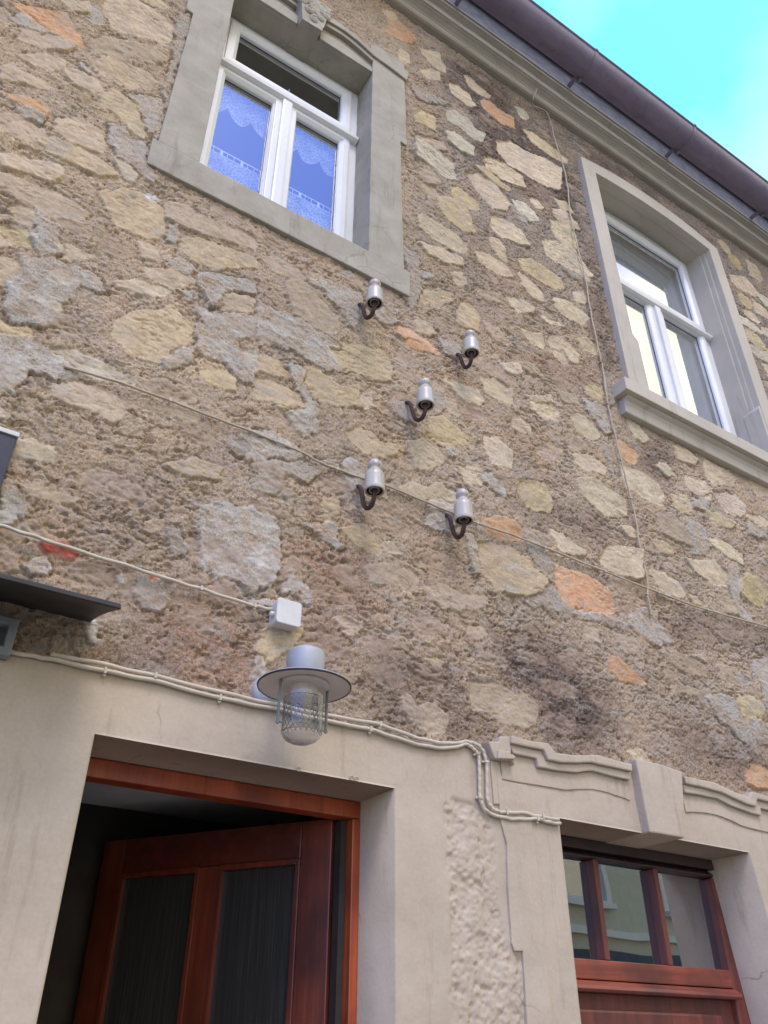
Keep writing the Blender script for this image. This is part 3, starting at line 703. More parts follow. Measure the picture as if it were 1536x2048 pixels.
def plaster_outline():
    top = [(-10, 1299), (20, 1301), (110, 1316), (210, 1334), (310, 1354), (440, 1386), (550, 1406), (650, 1433), (740, 1448), (850, 1480), (950, 1487), (985, 1500), (1060, 1500), (1300, 1550), (1536, 1600), (1700, 1640)]
    P = [at(*p) for p in top]; P[0] = (0.226, 2.36); return np.array([(0.228, -1)] + P + [(14.5, P[-1][1]), (14.5, -1)])
def build_wall():
    rs = np.random.default_rng(3)
    xs = axis([(-5, -0.6, 0.08), (-0.6, 6.1, FINE), (6.1, 14, 0.08)])
    zs = axis([(0, 2.05, 0.08), (2.05, 7.30, FINE)])
    X, Z = np.meshgrid(xs, zs)
    # wander the lookup so outlines come out ragged
    wx = X + 0.018*fbm(X, Z, 1, 11, 4, 0.7)+0.009*fbm(X, Z, 61, 45, 3, 0.8); wz = Z + 0.014*fbm(X, Z, 2, 13, 4, 0.7)+0.008*fbm(X, Z, 62, 50, 3, 0.8)
    stones = parse(STONES); patches = parse(PATCHES); stains = parse(STAINS)
    # further stones where the wall runs on beyond the picture
    def rnd(cx, cz):
        w, h = rs.uniform(0.09, 0.2), rs.uniform(0.05, 0.09); n = 8; a0 = rs.uniform(0, 6)
        return np.array([(cx+w*math.cos(a0+k*2*math.pi/n)*rs.uniform(0.75, 1.1), cz+h*math.sin(a0+k*2*math.pi/n)*rs.uniform(0.75, 1.1)) for k in range(n)])
    boxes = [(*p.min(0), *p.max(0)) for _, p in stones]
    for cz in np.arange(2.6, 7.2, 0.115):
        for cx in np.arange(-0.6, 6.1, 0.2):
            x, z = cx+rs.uniform(-0.09, 0.09), cz+rs.uniform(-0.05, 0.05)
            free = all(not (b0-0.065 < x < b2+0.065 and b1-0.035 < z < b3+0.035) for b0, b1, b2, b3 in boxes)
            if free:
                far = x < 0.05 or x > 4.7
                p = rnd(x, z); p = p if far else (p-[x, z])*0.62+[x, z]
                stones.append((rs.choice(list('bbytp')) if far else 'T', p)); boxes.append((*p.min(0), *p.max(0)))
    T = dict(TONE); T['T'] = (150, 130, 112)
    H = zs.size, xs.size
    soft = np.ones(H)
    sd_ = np.full(H, -0.06); sc = np.zeros(H+(3,)); hs = np.zeros(H)
    pd_ = np.full(H, -0.06); pc = np.zeros(H+(3,))
    st = np.zeros(H); mc = np.zeros(H+(3,))
    # old roughcast: mauve-brown, greyer and darker high on the right
    hi = np.clip((Z-4.4)/1.5, 0, 1)*np.clip((X-1.3)/0.8, 0, 1); low = np.clip((3.2-Z)/0.7, 0, 1)
    a, b, c = lin_np((172, 155, 134)), lin_np((141, 131, 121)), lin_np((164, 145, 124))
    mc[:] = a; mc = mc*(1-hi[..., None])+b*hi[..., None]; mc = mc*(1-low[..., None]*0.7)+c*low[..., None]*0.7
    v = fbm(X, Z, 9, 2.3, 4); mc *= (1+0.22*v)[..., None]
    v = np.clip(fbm(X, Z, 10, 3.5, 3)*1.6, 0, 1)[..., None]*0.5; mc = mc*(1-v)+lin_np((176, 150, 122))*v
    mc[..., 2] *= 1+0.05*fbm(X, Z, 12, 4, 2)
    def window(p, m):
        i0, i1 = np.searchsorted(xs, [p[:, 0].min()-m, p[:, 0].max()+m]); j0, j1 = np.searchsorted(zs, [p[:, 1].min()-m, p[:, 1].max()+m])
        return slice(max(j0-1, 0), j1+1), slice(max(i0-1, 0), i1+1)
    for k, p in stains:
        s = window(p, 0.25); d = sdf(wx[s]+0.05*fbm(X[s], Z[s], 31, 4, 3), wz[s]+0.05*fbm(X[s], Z[s], 32, 4, 3), p)
        m = np.clip((d+0.09)/0.20, 0, 1)[..., None]*(0.85 if k == 'd' else 0.7); mc[s] = mc[s]*(1-m)+lin_np(T[k])*m
    for q, (k, p) in enumerate(stones):
        s = window(p, 0.07)
        if not sd_[s].size: continue
        d = sdf(wx[s], wz[s], p)+rs.uniform(0.001, 0.011); m = d > sd_[s]
        v = rs.uniform(0.88, 1.1); col = lin_np(T[k])*v*np.array([1, rs.uniform(0.97, 1.02), rs.uniform(0.93, 1.05)])
        lo = 1+0.20*fbm(X[s], Z[s]*1.6, 100+q, 9, 4, 0.7)
        if k == 'T': d = d*0.8-0.003
        cen = p.mean(0); faded = np.clip(1.45-0.55*cen[0]-0.10*(cen[1]-4.2), 0, 0.72)*rs.uniform(0.35, 1.0) if k not in 'orh' else 0
        if k == 'T': faded = 0.45
        base_c = mc[s]*1.12
        cc = sc[s]; cc[m] = ((col*lo[..., None])*(1-faded)+base_c*faded)[m]; sc[s] = cc
        tilt = rs.normal(0, 0.05, 2); cx, cz = p.mean(0)
        hh = (X[s]-cx)*tilt[0]+(Z[s]-cz)*tilt[1]+rs.normal(0.000, 0.003); a_ = hs[s]; a_[m] = hh[m]; hs[s] = a_; b_ = soft[s]; b_[m] = 0.35 if k == 'T' else 1; soft[s] = b_
        e = sd_[s]; e[m] = d[m]; sd_[s] = e
    for q, (k, p) in enumerate(patches):
        s = window(p, 0.09); 
        if not pd_[s].size: continue
        d = sdf(wx[s]+0.030*fbm(X[s], Z[s], 41, 14, 5, 0.8), wz[s]+0.024*fbm(X[s], Z[s], 42, 18, 5, 0.8), p); m = d > pd_[s]
        col = lin_np(T[k])*rs.uniform(0.94, 1.06)
        lo = 1+0.16*fbm(X[s], Z[s], 300+q, 12, 4)
        cc = pc[s]; cc[m] = (col*lo[..., None])[m]; pc[s] = cc
        e = pd_[s]; e[m] = d[m]; pd_[s] = e
    mc *= 1.05; sc *= 1.06; pc *= 1.03
    # relief, positive towards the street
    S = np.clip((sd_+0.003)/0.007, 0, 1); S = S*S*(3-2*S)*soft; Pm = np.clip((pd_+0.003)/0.008, 0, 1)
    # keep stones faces calm, mortar gritty, a thin open crack along many stone edges
    rough = 0.0095*fbm(X, Z, 5, 36, 4, 0.88)+0.007*fbm(X, Z, 6, 8, 4)
    f1 = fbm(X, Z*1.9, 71, 7, 4, 0.65); f2 = fbm(X+0.3*Z, Z*2.2, 72, 13, 3, 0.65)
    crease = 0.010*np.exp(-(f1/0.05)**2)*np.clip(fbm(X, Z, 73, 5, 2)*2+0.3, 0, 1)+0.007*np.exp(-(f2/0.07)**2)*np.clip(fbm(X, Z, 74, 7, 2)*2+0.2, 0, 1)
    pits = -0.012*np.clip(fbm(X, Z, 7, 42, 3, 0.7)*2.6-0.8, 0, 1)
    face = 0.0060*fbm(X, Z, 8, 18, 5, 0.75)+0.003*np.abs(fbm(X*0.5, Z*1.6, 14, 12, 3))+hs
    crack = np.exp(-((sd_+0.006)/0.0045)**2)*np.clip(fbm(X, Z, 15, 6, 2)*1.8+0.35, 0, 1)*0.014*(0.45+0.55*hi)
    ridge = 0.005*(1-2*np.abs(fbm(X*0.8+Z*0.5, Z*1.3, 16, 16, 3, 0.6)))
    h = -0.013+rough+pits; h = h*(1-S)+(-0.011-0.005*hi+face)*S-crack*0.8-crease*(1-0.55*S)
    cr2 = np.exp(-((pd_+0.004)/0.004)**2)*np.clip(fbm(X, Z, 25, 9, 2)*2+0.3, 0, 1)*0.010
    hp = -0.010+ridge+0.007*fbm(X, Z, 17, 26, 5, 0.8); h = h*(1-Pm)+np.maximum(hp, h*0.5-0.003)*Pm-cr2*(1-Pm*0.5)
    under = np.zeros(H)
    for x0, x1, z0, z1 in ((.31, 1.49, 4.54, 6.5), (3.09, 4.50, 4.50, 6.86), (2.0, 3.4, 0, 2.42)): under = np.maximum(under, np.clip(np.minimum.reduce([X-x0, x1-X, Z-z0, z1-Z])/0.02, 0, 1))
    jl = slice(0, int(np.searchsorted(zs, 2.75))); under[jl] = np.maximum(under[jl], np.clip((sdf(X[jl], Z[jl], plaster_outline())-0.02)/0.02, 0, 1))
    # the roughcast swells out where it meets the painted facing and thins at the cornice
    h += 0.004*fbm(X, Z, 18, 1.7, 3)-0.05*under
    holes = [(0.42, 1.42, 4.58, 6.40), (3.12, 4.47, 4.60, 6.86), (0.50, 1.48, 0, 2.23), (2.10, 3.30, 0, 2.23)]
    xc, zc = np.meshgrid((xs[1:]+xs[:-1])/2, (zs[1:]+zs[:-1])/2); keep = np.ones(xc.shape, bool)
    for x0, x1, z0, z1 in holes: keep &= ~((xc > x0) & (xc < x1) & (zc > z0) & (zc < z1))
    def rgba(c, d, k): return np.concatenate([np.clip(c, 0, 1), np.clip(d/k*0.5+0.5, 0, 1)[..., None]], -1)
    grid_mesh('stone_wall', xs, zs, -h, keep, M_RUBBLE, house,
              dict(stone=rgba(sc, sd_, 0.03), mortar=rgba(mc, st, 1), patch=rgba(pc, pd_, 0.03)))
build_wall()

# ------------------------------------------------------------------ cream plaster facing round the two doors
def build_plaster():
    ox = [0.513, 1.458, 2.153, 3.20]
    xs = np.unique(np.concatenate([axis([(0.12, 0.513, 0.009), (0.513, 1.458, 0.009), (1.458, 2.153, 0.005), (2.153, 3.20, 0.009), (3.20, 4.6, 0.012), (4.6, 14, 0.1)])]))
    zs = np.unique(np.concatenate([axis([(0, 1.4, 0.05), (1.4, 2.209, 0.0055), (2.209, 2.56, 0.007)])]))
    X, Z = np.meshgrid(xs, zs)
    poly = plaster_outline()
    d = sdf(X+0.008*fbm(X, Z, 51, 12, 3), Z+0.007*fbm(X, Z, 52, 14, 3), poly)
    m = np.clip(d/0.006, 0, 1)
    rp_ = [(884, 1598), (905, 1590), (950, 1606), (985, 1640), (1000, 1800), (1022, 1900), (1046, 1912), (1075, 2300), (905, 2300), (898, 1800)]
    r = np.clip(sdf(X+0.012*fbm(X, Z, 53, 14, 3), Z, np.array([at(*p) for p in rp_]))/0.012, 0, 1)
    h = 0.0016*fbm(X, Z, 54, 5, 3)+0.0006*fbm(X, Z, 55, 40, 2)
    h = h*(1-r)+r*(-0.003+0.0030*np.tanh(7*fbm(X, Z, 56, 20, 4, 0.8))+0.0045*fbm(X, Z, 59, 75, 3, 0.9)+0.003*fbm(X, Z, 57, 9, 3)-0.006*np.clip(fbm(X, Z, 58, 60, 2)*2.2-0.8, 0, 1))
    near = np.ones_like(X)
    for x in ox: near = np.minimum(near, np.where(Z < 2.25, np.abs(X-x)/0.02, 1))
    near = np.minimum(near, np.where(((X > 0.5) & (X < 1.47)) | ((X > 2.14) & (X < 3.2)), np.abs(Z-2.209)/0.02, 1)); h *= np.clip(near, 0, 1)
    Y = -(h*m + (-0.06)*(1-m))
    # the right jamb of the right door opening leans outwards below the lintel
    dX = 0.10*np.clip(2.209-Z, 0, 0.9)*np.clip(1-np.abs(X-3.2)/0.3, 0, 1)
    xc, zc = np.meshgrid((xs[1:]+xs[:-1])/2, (zs[1:]+zs[:-1])/2)
    keep = ~((((xc > 0.513) & (xc < 1.458)) | ((xc > 2.153) & (xc < 3.2))) & (zc < 2.209))
    md = (m[1:, 1:]+m[:-1, :-1]+m[1:, :-1]+m[:-1, 1:]); keep &= md > 0
    def extra(X_, Y_, Z_, idx, mp, n0):
        ev, ef = [], []
        jz = int(np.argmin(np.abs(zs-2.209)))
        def strip(ids, flip):
            nonlocal n0
            flat = ids.ravel(); base = n0
            for k, i in enumerate(flat):
                j, q = divmod(int(i), len(xs)); ev.append((X[j, q]+dX[j, q], 0.26, Z[j, q]))
            n0 += len(flat)
            for k in range(len(flat)-1):
                f = [mp[flat[k]], mp[flat[k+1]], base+k+1, base+k]; ef.append(f[::-1] if flip else f)
        for a, b_ in ((0.513, 1.458), (2.153, 3.2)):
            ia, ib = int(np.argmin(np.abs(xs-a))), int(np.argmin(np.abs(xs-b_)))
            strip(idx[:jz+1, ia], True); strip(idx[:jz+1, ib], False); strip(idx[jz, ia:ib+1], False)
        return np.array(ev), np.array(ef)
    grid_mesh('plaster_facing', xs, zs, Y, keep, M_PLASTER, house, None, extra, dX)
build_plaster()
zA = zm(380, 0, 3.84); zB = zm(1130, 280, 4.8); zC = zm(1200, 740, 4.571); zD = zm(930, 1440, 4.151); zE = zm(0, 1100, 5.908)
z1 = zm(250, 0, 2.56); z5 = zm(440, 1120, 3.84); z6 = zm(900, 1400, 2.415)
def tr(f, pts, o=0.0): return [at(*f(*p), o) for p in pts]
def raw(x, y): return (x, y)

# ------------------------------------------------------------------ left window: surround
sur = MB().poly([(.288, 4.686), (.472, 4.686), (.472, 6.6), (.22, 6.6), (.257, 5.764), (.293, 5.758)], 0, .27).build('window_surround', M_STONEPAINT, house, .006, sub=.05, jit=.002)
MB().poly([(1.324, 4.686), (1.526, 4.686), (1.515, 5.746), (1.559, 5.743), (1.549, 6.6), (1.324, 6.6)], 0, .27).build('right_jamb', M_STONEPAINT, sur, .006, sub=.05, jit=.002)
if 0: MB().poly([(1.490, 4.686), (1.526, 4.686), (1.515, 5.746), (1.559, 5.743), (1.549, 6.53), (1.49, 6.53)], .012, .2).build('jamb_edge', M_STONEPAINT, sur, .004, sub=.05, jit=.004)
MB().poly([(.266, 4.513), (1.552, 4.513), (1.561, 4.6855), (.264, 4.6855)], -.004, .275).build('sill', M_STONEPAINT, sur, .006, sub=.05, jit=.003)
MB().poly([(.4725, 6.265), (1.3235, 6.265), (1.3235, 6.56), (.4725, 6.56)], .018, .268).build('lintel', M_STONEPAINT, sur, .003, sub=.06, jit=.001)
def oge(x0, x1, flip):
    n = 14; L = []
    for i in range(n+1):
        u = i/n; v = 1-u if flip else u; L.append((x0+(x1-x0)*u, 6.352 + .020*math.sin(v*math.pi*1.15) - .032*v*v))
    return L
for a, b_, fl in ((.974, 1.322, False), (.474, .834, True)):
    up = oge(a, b_, fl)
    MB().poly([(a, 6.268), (b_, 6.268)] + up[::-1], .000, .05).build('lintel_fillet', M_STONEPAINT, sur, .004, jit=.002)
    hi = [(x, z+.155) for x, z in up]; lo = [(x, z+.105) for x, z in up]
    MB().poly(lo + hi[::-1], -.022, .05).build('hood_moulding', M_STONEPAINT, sur, .006, jit=.003)
    MB().poly([(x, z-.035) for x, z in lo] + [(x, z+.002) for x, z in lo][::-1], -.008, .05).build('hood_moulding', M_STONEPAINT, sur, .005, jit=.002)
MB().poly([(1.30, 6.44), (1.56, 6.40), (1.575, 6.50), (1.30, 6.54)], -.014, .1).build('hood_end', M_STONEPAINT, sur, .006, sub=.05, jit=.004)
MB().poly([(.23, 6.40), (.49, 6.44), (.49, 6.54), (.22, 6.50)], -.014, .1).build('hood_end', M_STONEPAINT, sur, .006, sub=.05, jit=.004)
k = MB()
k.poly([(.842, 6.258), (.960, 6.258), (1.015, 6.56), (.80, 6.56)], -.045, .265)
for i, (cx, cz, r) in enumerate([(.86, 6.50, .045), (.955, 6.50, .045), (.905, 6.44, .04), (.87, 6.39, .03), (.945, 6.39, .03), (.905, 6.33, .028), (.985, 6.46, .03), (.83, 6.45, .03)]):
    k.lathe([(r, .0), (r*.9, .007), (r*.55, .013), (.35*r, .009), (0, .012)], (cx, -.043, cz), 12, Matrix.Rotation(math.pi/2, 4, 'X') @ Matrix.Diagonal((1, 1.3, 1, 1)))
k.build('keystone', M_STONEPAINT, sur, sub=.02, jit=.006)

# ------------------------------------------------------------------ white windows
def upvc(x0, x1, z0, z1, zt, xm, yf, pane_x, pane_top, pane_low, arch=0, gl=M_GLASS):
    FR = [(-.02, 0), (.040, 0), (.046, .006), (.046, .05), (-.02, .05)]
    m = MB(); m.ring(x0, x1, z0, z1, [(i, yf+y) for i, y in FR])
    if arch: m.poly([(x0, z1-.03), (x1, z1-.03), (x1, z1+.005)] + [(x1-(x1-x0)*u/12, z1+.005+arch*math.sin(math.pi*u/12)) for u in range(1, 12)] + [(x0, z1+.005)], yf+.004, yf+.05)
    win = m.build('window', M_WHITE, house)
    SA = lambda w: [(0, .002), (0, -.012), (.012, -.016), (w-.022, -.016), (w-.004, -.002), (w, .004), (w, .03), (0, .03)]
    def sash(a, b_, c, d, wr):
        MB().ring(a, b_, c, d, [(i, yf+y) for i, y in SA(wr)]).build('sash', M_WHITE, win)
        MB().ring(a+wr-.001, b_-wr+.001, c+wr-.001, d-wr+.001, [(0, yf+.017), (.003, yf+.017), (.003, yf+.026), (0, yf+.026)]).build('pane_seal', M_SEAL, win)
        MB().box(a+wr-.002, b_-wr+.002, yf+.0205, yf+.0245, c+wr-.002, d-wr+.002).build('pane', gl, win)
    w = .062
    sash(x0+.042, x1-.042, zt+.03, z1-.035, w)
    (a0, a1), (b0, b1) = pane_x
    sash(a0-w, a1+w, z0+.04, pane_low+w, w); sash(b0-w, b1+w, z0+.04, pane_low+w, w)
    # transom with its drip moulding, and the rounded strip over the meeting stiles
    MB().sweep_x([(yf+.03, zt-.045), (yf-.022, zt-.045), (yf-.040, zt-.035), (yf-.044, zt-.018), (yf-.030, zt+.004), (yf-.016, zt+.034), (yf+.03, zt+.036)], x0+.004, x1-.004).build('transom', M_WHITE, win, .003)
    MB().poly([(xm-.028, z0+.02), (xm+.028, z0+.02), (xm+.028, zt-.046), (xm-.028, zt-.046)], yf-.036, yf+.03).build('mullion', M_WHITE, win, .009)
    MB().box(xm-.06, xm+.06, yf-.0165+.0, yf+.028, z0+.042, zt-.046).build('meeting_stile', M_WHITE, win, .003)
    return win
upvc(.474, 1.322, 4.70, 6.262, 5.79, .884, .165, ((.545, .812), (.956, 1.217)), 6.18, 5.70)
upvc(3.285, 4.392, 4.66, 6.795, 5.975, 3.80, .185, ((3.37, 3.715), (3.89, 4.275)), 6.67, 5.925, .05, M_GLASS2)

# dark rooms behind
def room(name, x0, x1, y0, y1, z0, z1, mat, ceil=None):
    m = MB(); v = [m.bm.verts.new((x, y, z)) for x in (x0, x1) for y in (y0, y1) for z in (z0, z1)]
    fs = [(0, 2, 3, 1), (4, 5, 7, 6), (2, 6, 7, 3), (0, 4, 6, 2)] + ([] if ceil else [(1, 3, 7, 5)])
    for f in fs: m.bm.faces.new([v[i] for i in f])
    # the wall's inner face round the opening is closed by the surrounds; a rim keeps daylight out
    o = m.build(name, mat, house)
    if ceil: MB().box(x0, x1, y0, y1, z1, z1+.02).build('ceiling', ceil, house)
    return o
def rim(x0, x1, z0, z1, X0, X1, Z0, Z1, y, mat):
    m = MB(); m.box(X0, x0, y, y+.02, Z0, Z1); m.box(x1, X1, y, y+.02, Z0, Z1); m.box(x0, x1, y, y+.02, z1, Z1)
    if z0 > Z0: m.box(x0, x1, y, y+.02, Z0, z0)
    m.build('inner_wall', mat, house)
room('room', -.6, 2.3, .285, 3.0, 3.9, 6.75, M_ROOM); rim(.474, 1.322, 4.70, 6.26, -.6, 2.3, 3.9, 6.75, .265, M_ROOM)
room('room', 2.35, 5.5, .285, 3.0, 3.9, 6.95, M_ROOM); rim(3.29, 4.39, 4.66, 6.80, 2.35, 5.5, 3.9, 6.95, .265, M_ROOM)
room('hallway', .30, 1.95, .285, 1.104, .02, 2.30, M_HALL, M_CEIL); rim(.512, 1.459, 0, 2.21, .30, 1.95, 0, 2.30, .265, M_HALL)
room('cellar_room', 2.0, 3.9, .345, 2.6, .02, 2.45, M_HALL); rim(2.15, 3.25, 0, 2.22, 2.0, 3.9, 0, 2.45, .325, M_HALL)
# storeys, gable ends and roof
MB().box(-5, 14, .30, 7, 3.2, 3.4).build('floor_slab', M_ROOM, house)
MB().box(-5, -4.9, .06, 7, 0, 7.4).build('gable_wall', M_OPP, house); MB().box(13.9, 14, .06, 7, 0, 7.4).build('gable_wall', M_OPP, house); MB().box(-5, 14, 7, 7.1, 0, 7.4).build('rear_wall', M_OPP, house)
m = MB(); m.poly([(0, 0)]*0 or [(-.26, 7.72), (3.5, 11.1), (7.3, 7.72), (7.3, 7.64), (3.5, 11.02), (-.20, 7.70)], 0, 1)
bmr = m.bm
for v in bmr.verts: v.co = Vector((-5.2 + v.co.y*19.4, v.co.x, v.co.z))
m.build('roof', M_ROOF, house)

# ------------------------------------------------------------------ curtains (they hang behind the glass)
def cloth(name, x0, x1, zlow, ztop, y, mat, label, group=None, waves=9, amp=.012, nz=24, ax=110):
    bm = bmesh.new(); g = []
    for i in range(ax+1):
        u = i/ax; x = x0+(x1-x0)*u; c = []
        zb = zlow(u) if callable(zlow) else zlow
        for j in range(nz+1):
            w = j/nz; z = ztop+(zb-ztop)*w
            c.append(bm.verts.new((x, y+amp*(.4+.6*w)*math.sin(u*waves*2*math.pi+.5*math.sin(u*17)), z)))
        g.append(c)
    for i in range(ax):
        for j in range(nz): bm.faces.new((g[i][j], g[i+1][j], g[i+1][j+1], g[i][j+1]))
    me = bpy.data.meshes.new(name); bm.to_mesh(me); bm.free(); me.polygons.foreach_set('use_smooth', [True]*len(me.polygons))
    o = link(name, me, mat); return tag(o, label, 'curtain', group)
vz = at(*z1(560, 615), -.24)[1]; ct = at(*z1(900, 990), -.24)[1]
cloth('lace_valance', .50, 1.30, lambda u: vz - .09*abs(math.sin((u*.80/.135+.25)*math.pi))**.7 + .06, 5.76, .235, M_LACE, 'short white lace valance with scalloped hem at the top of the left window', waves=5, amp=.005)
lc = cloth('lace_cafe_curtain', .50, 1.30, 4.70, ct-.035, .240, M_LACE, 'white lace half curtain across the bottom of the left window', waves=6, amp=.006)
m = MB(); m.box(.50, 1.30, .238, .240, ct-.004, ct+.003); m.box(.50, 1.30, .238, .240, ct-.04, ct-.034)
for i in range(23): m.box(.50+i*.036, .503+i*.036+(.012 if i % 3 == 0 else 0), .238, .240, ct-.034, ct-.004)
m.build('openwork_band', M_WHITE, lc)
cloth('net_curtain', 3.30, 4.385, 4.68, 6.77, .262, M_NET, 'plain thin net curtain hanging behind the right window', waves=11, amp=.012)

# ------------------------------------------------------------------ right window: moulded surround
def U(xa, xb, zs_, zc, xi0, xi1, zi, zci, z0, n=16):
    """stirrup outline: outer segmental arch, inner segmental arch"""
    out_ = [(xa, z0)] + [(xa+(xb-xa)*i/n, zs_+(zc-zs_)*(1-(2*i/n-1)**2)) for i in range(n+1)] + [(xb, z0)]
    inn = [(xi1, z0)] + [(xi1+(xi0-xi1)*i/n, zi+(zci-zi)*(1-(2*i/n-1)**2)) for i in range(n+1)] + [(xi0, z0)]
    return out_, inn
def stirrup(name, args, y0, y1, mat, parent, bevel=.002):
    o_, i_ = U(*args); m = MB(); n = len(o_)
    i_ = i_[::-1]
    A = [m.bm.verts.new((x, y0, z)) for x, z in o_]; B = [m.bm.verts.new((x, y0, z)) for x, z in i_]
    C = [m.bm.verts.new((x, y1, z)) for x, z in o_]; D = [m.bm.verts.new((x, y1, z)) for x, z in i_]
    for k in range(n-1):
        for q in ((A[k], A[k+1], B[k+1], B[k]), (C[k], D[k], D[k+1], C[k+1]), (A[k], C[k], C[k+1], A[k+1]), (B[k], B[k+1], D[k+1], D[k])): m.bm.faces.new(q)
    m.bm.faces.new((A[0], B[0], D[0], C[0])); m.bm.faces.new((A[-1], C[-1], D[-1], B[-1]))
    return m.build(name, mat, parent, bevel)
sr = stirrup('moulded_surround', (3.055, 4.535, 6.865, 6.965, 3.185, 4.412, 6.775, 6.825, 4.655), -.025, .03, M_SURR2, house, .004)
stirrup('inner_moulding', (3.10, 4.49, 6.86, 6.96, 3.235, 4.402, 6.772, 6.835, 5.16), .022, .058, M_SURR2, sr, .004)
stirrup('inner_moulding', (3.11, 4.48, 6.85, 6.95, 3.222, 4.418, 6.79, 6.85, 5.16), .010, .050, M_SURR2, sr, .003)
stirrup('reveal', (3.12, 4.60, 6.88, 6.98, 3.288, 4.390, 6.785, 6.855, 4.655), .056, .27, M_SURR2, sr, .004)
MB().poly([(3.12, 4.655), (3.225, 4.655), (3.225, 5.12), (3.185, 5.17), (3.12, 5.17)], -.023, .10).build('chamfer_stop', M_SURR2, sr, .003)
MB().poly([(4.47, 4.655), (4.47, 5.18), (4.40, 5.17), (4.385, 5.14), (4.385, 4.655)], -.020, .10).build('chamfer_stop', M_SURR2, sr, .003)
MB().box(2.928, 4.72, -.088, .27, 4.548, 4.638).build('sill', M_SURR2, sr, .005)
MB().sweep_x([(.03, 4.445), (-.022, 4.445), (-.026, 4.452), (-.028, 4.50), (-.036, 4.522), (-.056, 4.535), (-.060, 4.5465), (.03, 4.5465)], 2.965, 4.685).build('sill_moulding', M_SURR2, sr, .003)
MB().box(2.94, 4.71, .0, .268, 4.6395, 4.657).build('sill_top', M_SURR2, sr, .003)

# ------------------------------------------------------------------ cornice, fascia and gutter
PR = [(.06, 7.236), (0, 7.238), (-.016, 7.234), (-.032, 7.238), (-.042, 7.250), (-.044, 7.264), (-.036, 7.276), (-.018, 7.280), (-.018, 7.288), (-.024, 7.304), (-.040, 7.320), (-.062, 7.330), (-.078, 7.334), (-.078, 7.342),
      (-.090, 7.344), (-.090, 7.400), (-.086, 7.410), (-.092, 7.424), (-.108, 7.436), (-.122, 7.440), (-.122, 7.462), (-.117, 7.470), (-.130, 7.474), (-.132, 7.492), (.06, 7.50)]
cor = MB().sweep_x(PR, -5, 14, 190, .0022).build('cornice', M_CORNICE, house, smooth=False)
MB().box(-5, 14, -.127, .06, 7.4935, 7.74).build('fascia_board', M_FASCIA, house)
GY, GZ, GR = -.312, 7.530, .106
pts = [(GY+GR*math.cos(a), GZ+GR*math.sin(a)) for a in [math.pi*(1+i/20) for i in range(21)]]
inn = [(GY+(GR-.004)*math.cos(a), GZ+(GR-.004)*math.sin(a)) for a in [math.pi*(2-i/20) for i in range(21)]]
gut = MB().sweep_x(pts + inn, -5.2, 14.2, 40, .0).build('gutter', M_GUTTER, house, smooth=False)
gut.data.polygons.foreach_set('use_smooth', [len(p.vertices) == 4 for p in gut.data.polygons])
MB().tube([(-5.2, GY-GR, GZ+.004), (14.2, GY-GR, GZ+.004)], .011, 12).build('gutter_bead', M_GUTTER, gut, smooth=True)
for gx in (-.2, .85, 1.9, 2.943, 3.996, 5.055, 6.1, 7.15, 8.2):
    ring_ = MB()
    a_ = [(GY+(GR+.004)*math.cos(a), GZ+(GR+.004)*math.sin(a)) for a in [math.pi*(1+i/20) for i in range(21)]]
    b2 = [(GY+(GR-.002)*math.cos(a), GZ+(GR-.002)*math.sin(a)) for a in [math.pi*(2-i/20) for i in range(21)]]
    ring_.sweep_x(a_+b2, gx-.013, gx+.013); ring_.tube([(gx, GY-GR-.004, GZ-.002), (gx, GY-GR-.004, GZ+.016)], .013, 8)
    ring_.box(gx-.014, gx+.014, GY+GR-.01, -.126, GZ-.03, GZ-.012); ring_.box(gx-.010, gx+.014, GY+GR-.045, GY+GR-.012, GZ-.098, GZ-.068)
    ring_.build('gutter_bracket', M_GUTTER, gut)

# ------------------------------------------------------------------ left door
def leaf_M(hx, hy, ang):
    return Matrix.Translation((hx, hy, 0)) @ Matrix.Rotation(math.pi-math.radians(ang), 4, 'Z')   # local +x runs away from the hinge
m = MB(); m.box(.5145, .556, .20, .262, 0, 2.152); m.box(1.427, 1.4565, .20, .262, 0, 2.152); m.box(.5145, 1.4565, .20, .262, 2.154, 2.207)
df = m.build('door_frame', M_WOODV, house, .004)
MB().box(1.405, 1.4265, .236, .275, 0, 2.152).build('dark_gap_strip', M_HALL, df)  # dark strip painted in for the shaded gap between leaf and jamb
L = leaf_M(1.392, .272, 56)
def lb(m, s0, s1, t0, t1, a, b_): return m.box(s0, s1, -t1, -t0, a, b_, L)
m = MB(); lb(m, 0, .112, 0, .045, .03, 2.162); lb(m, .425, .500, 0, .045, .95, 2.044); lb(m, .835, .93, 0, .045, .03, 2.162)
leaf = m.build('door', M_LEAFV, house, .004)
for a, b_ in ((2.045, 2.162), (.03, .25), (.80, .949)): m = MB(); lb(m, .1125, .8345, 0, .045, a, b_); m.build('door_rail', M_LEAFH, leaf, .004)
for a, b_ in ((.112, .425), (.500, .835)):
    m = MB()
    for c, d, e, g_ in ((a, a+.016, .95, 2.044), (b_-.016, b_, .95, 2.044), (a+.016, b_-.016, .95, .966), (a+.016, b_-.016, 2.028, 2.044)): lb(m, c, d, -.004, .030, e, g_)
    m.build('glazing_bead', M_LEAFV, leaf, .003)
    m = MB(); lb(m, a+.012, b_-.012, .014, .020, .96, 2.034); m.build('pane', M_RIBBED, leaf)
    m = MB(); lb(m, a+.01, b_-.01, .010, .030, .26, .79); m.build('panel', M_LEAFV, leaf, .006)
m = MB(); m.tube([L @ Vector(p) for p in ((.88, .04, 1.05), (.88, .085, 1.05), (.77, .085, 1.05))], .009); m.build('handle', M_GREYMETAL, leaf, smooth=True)

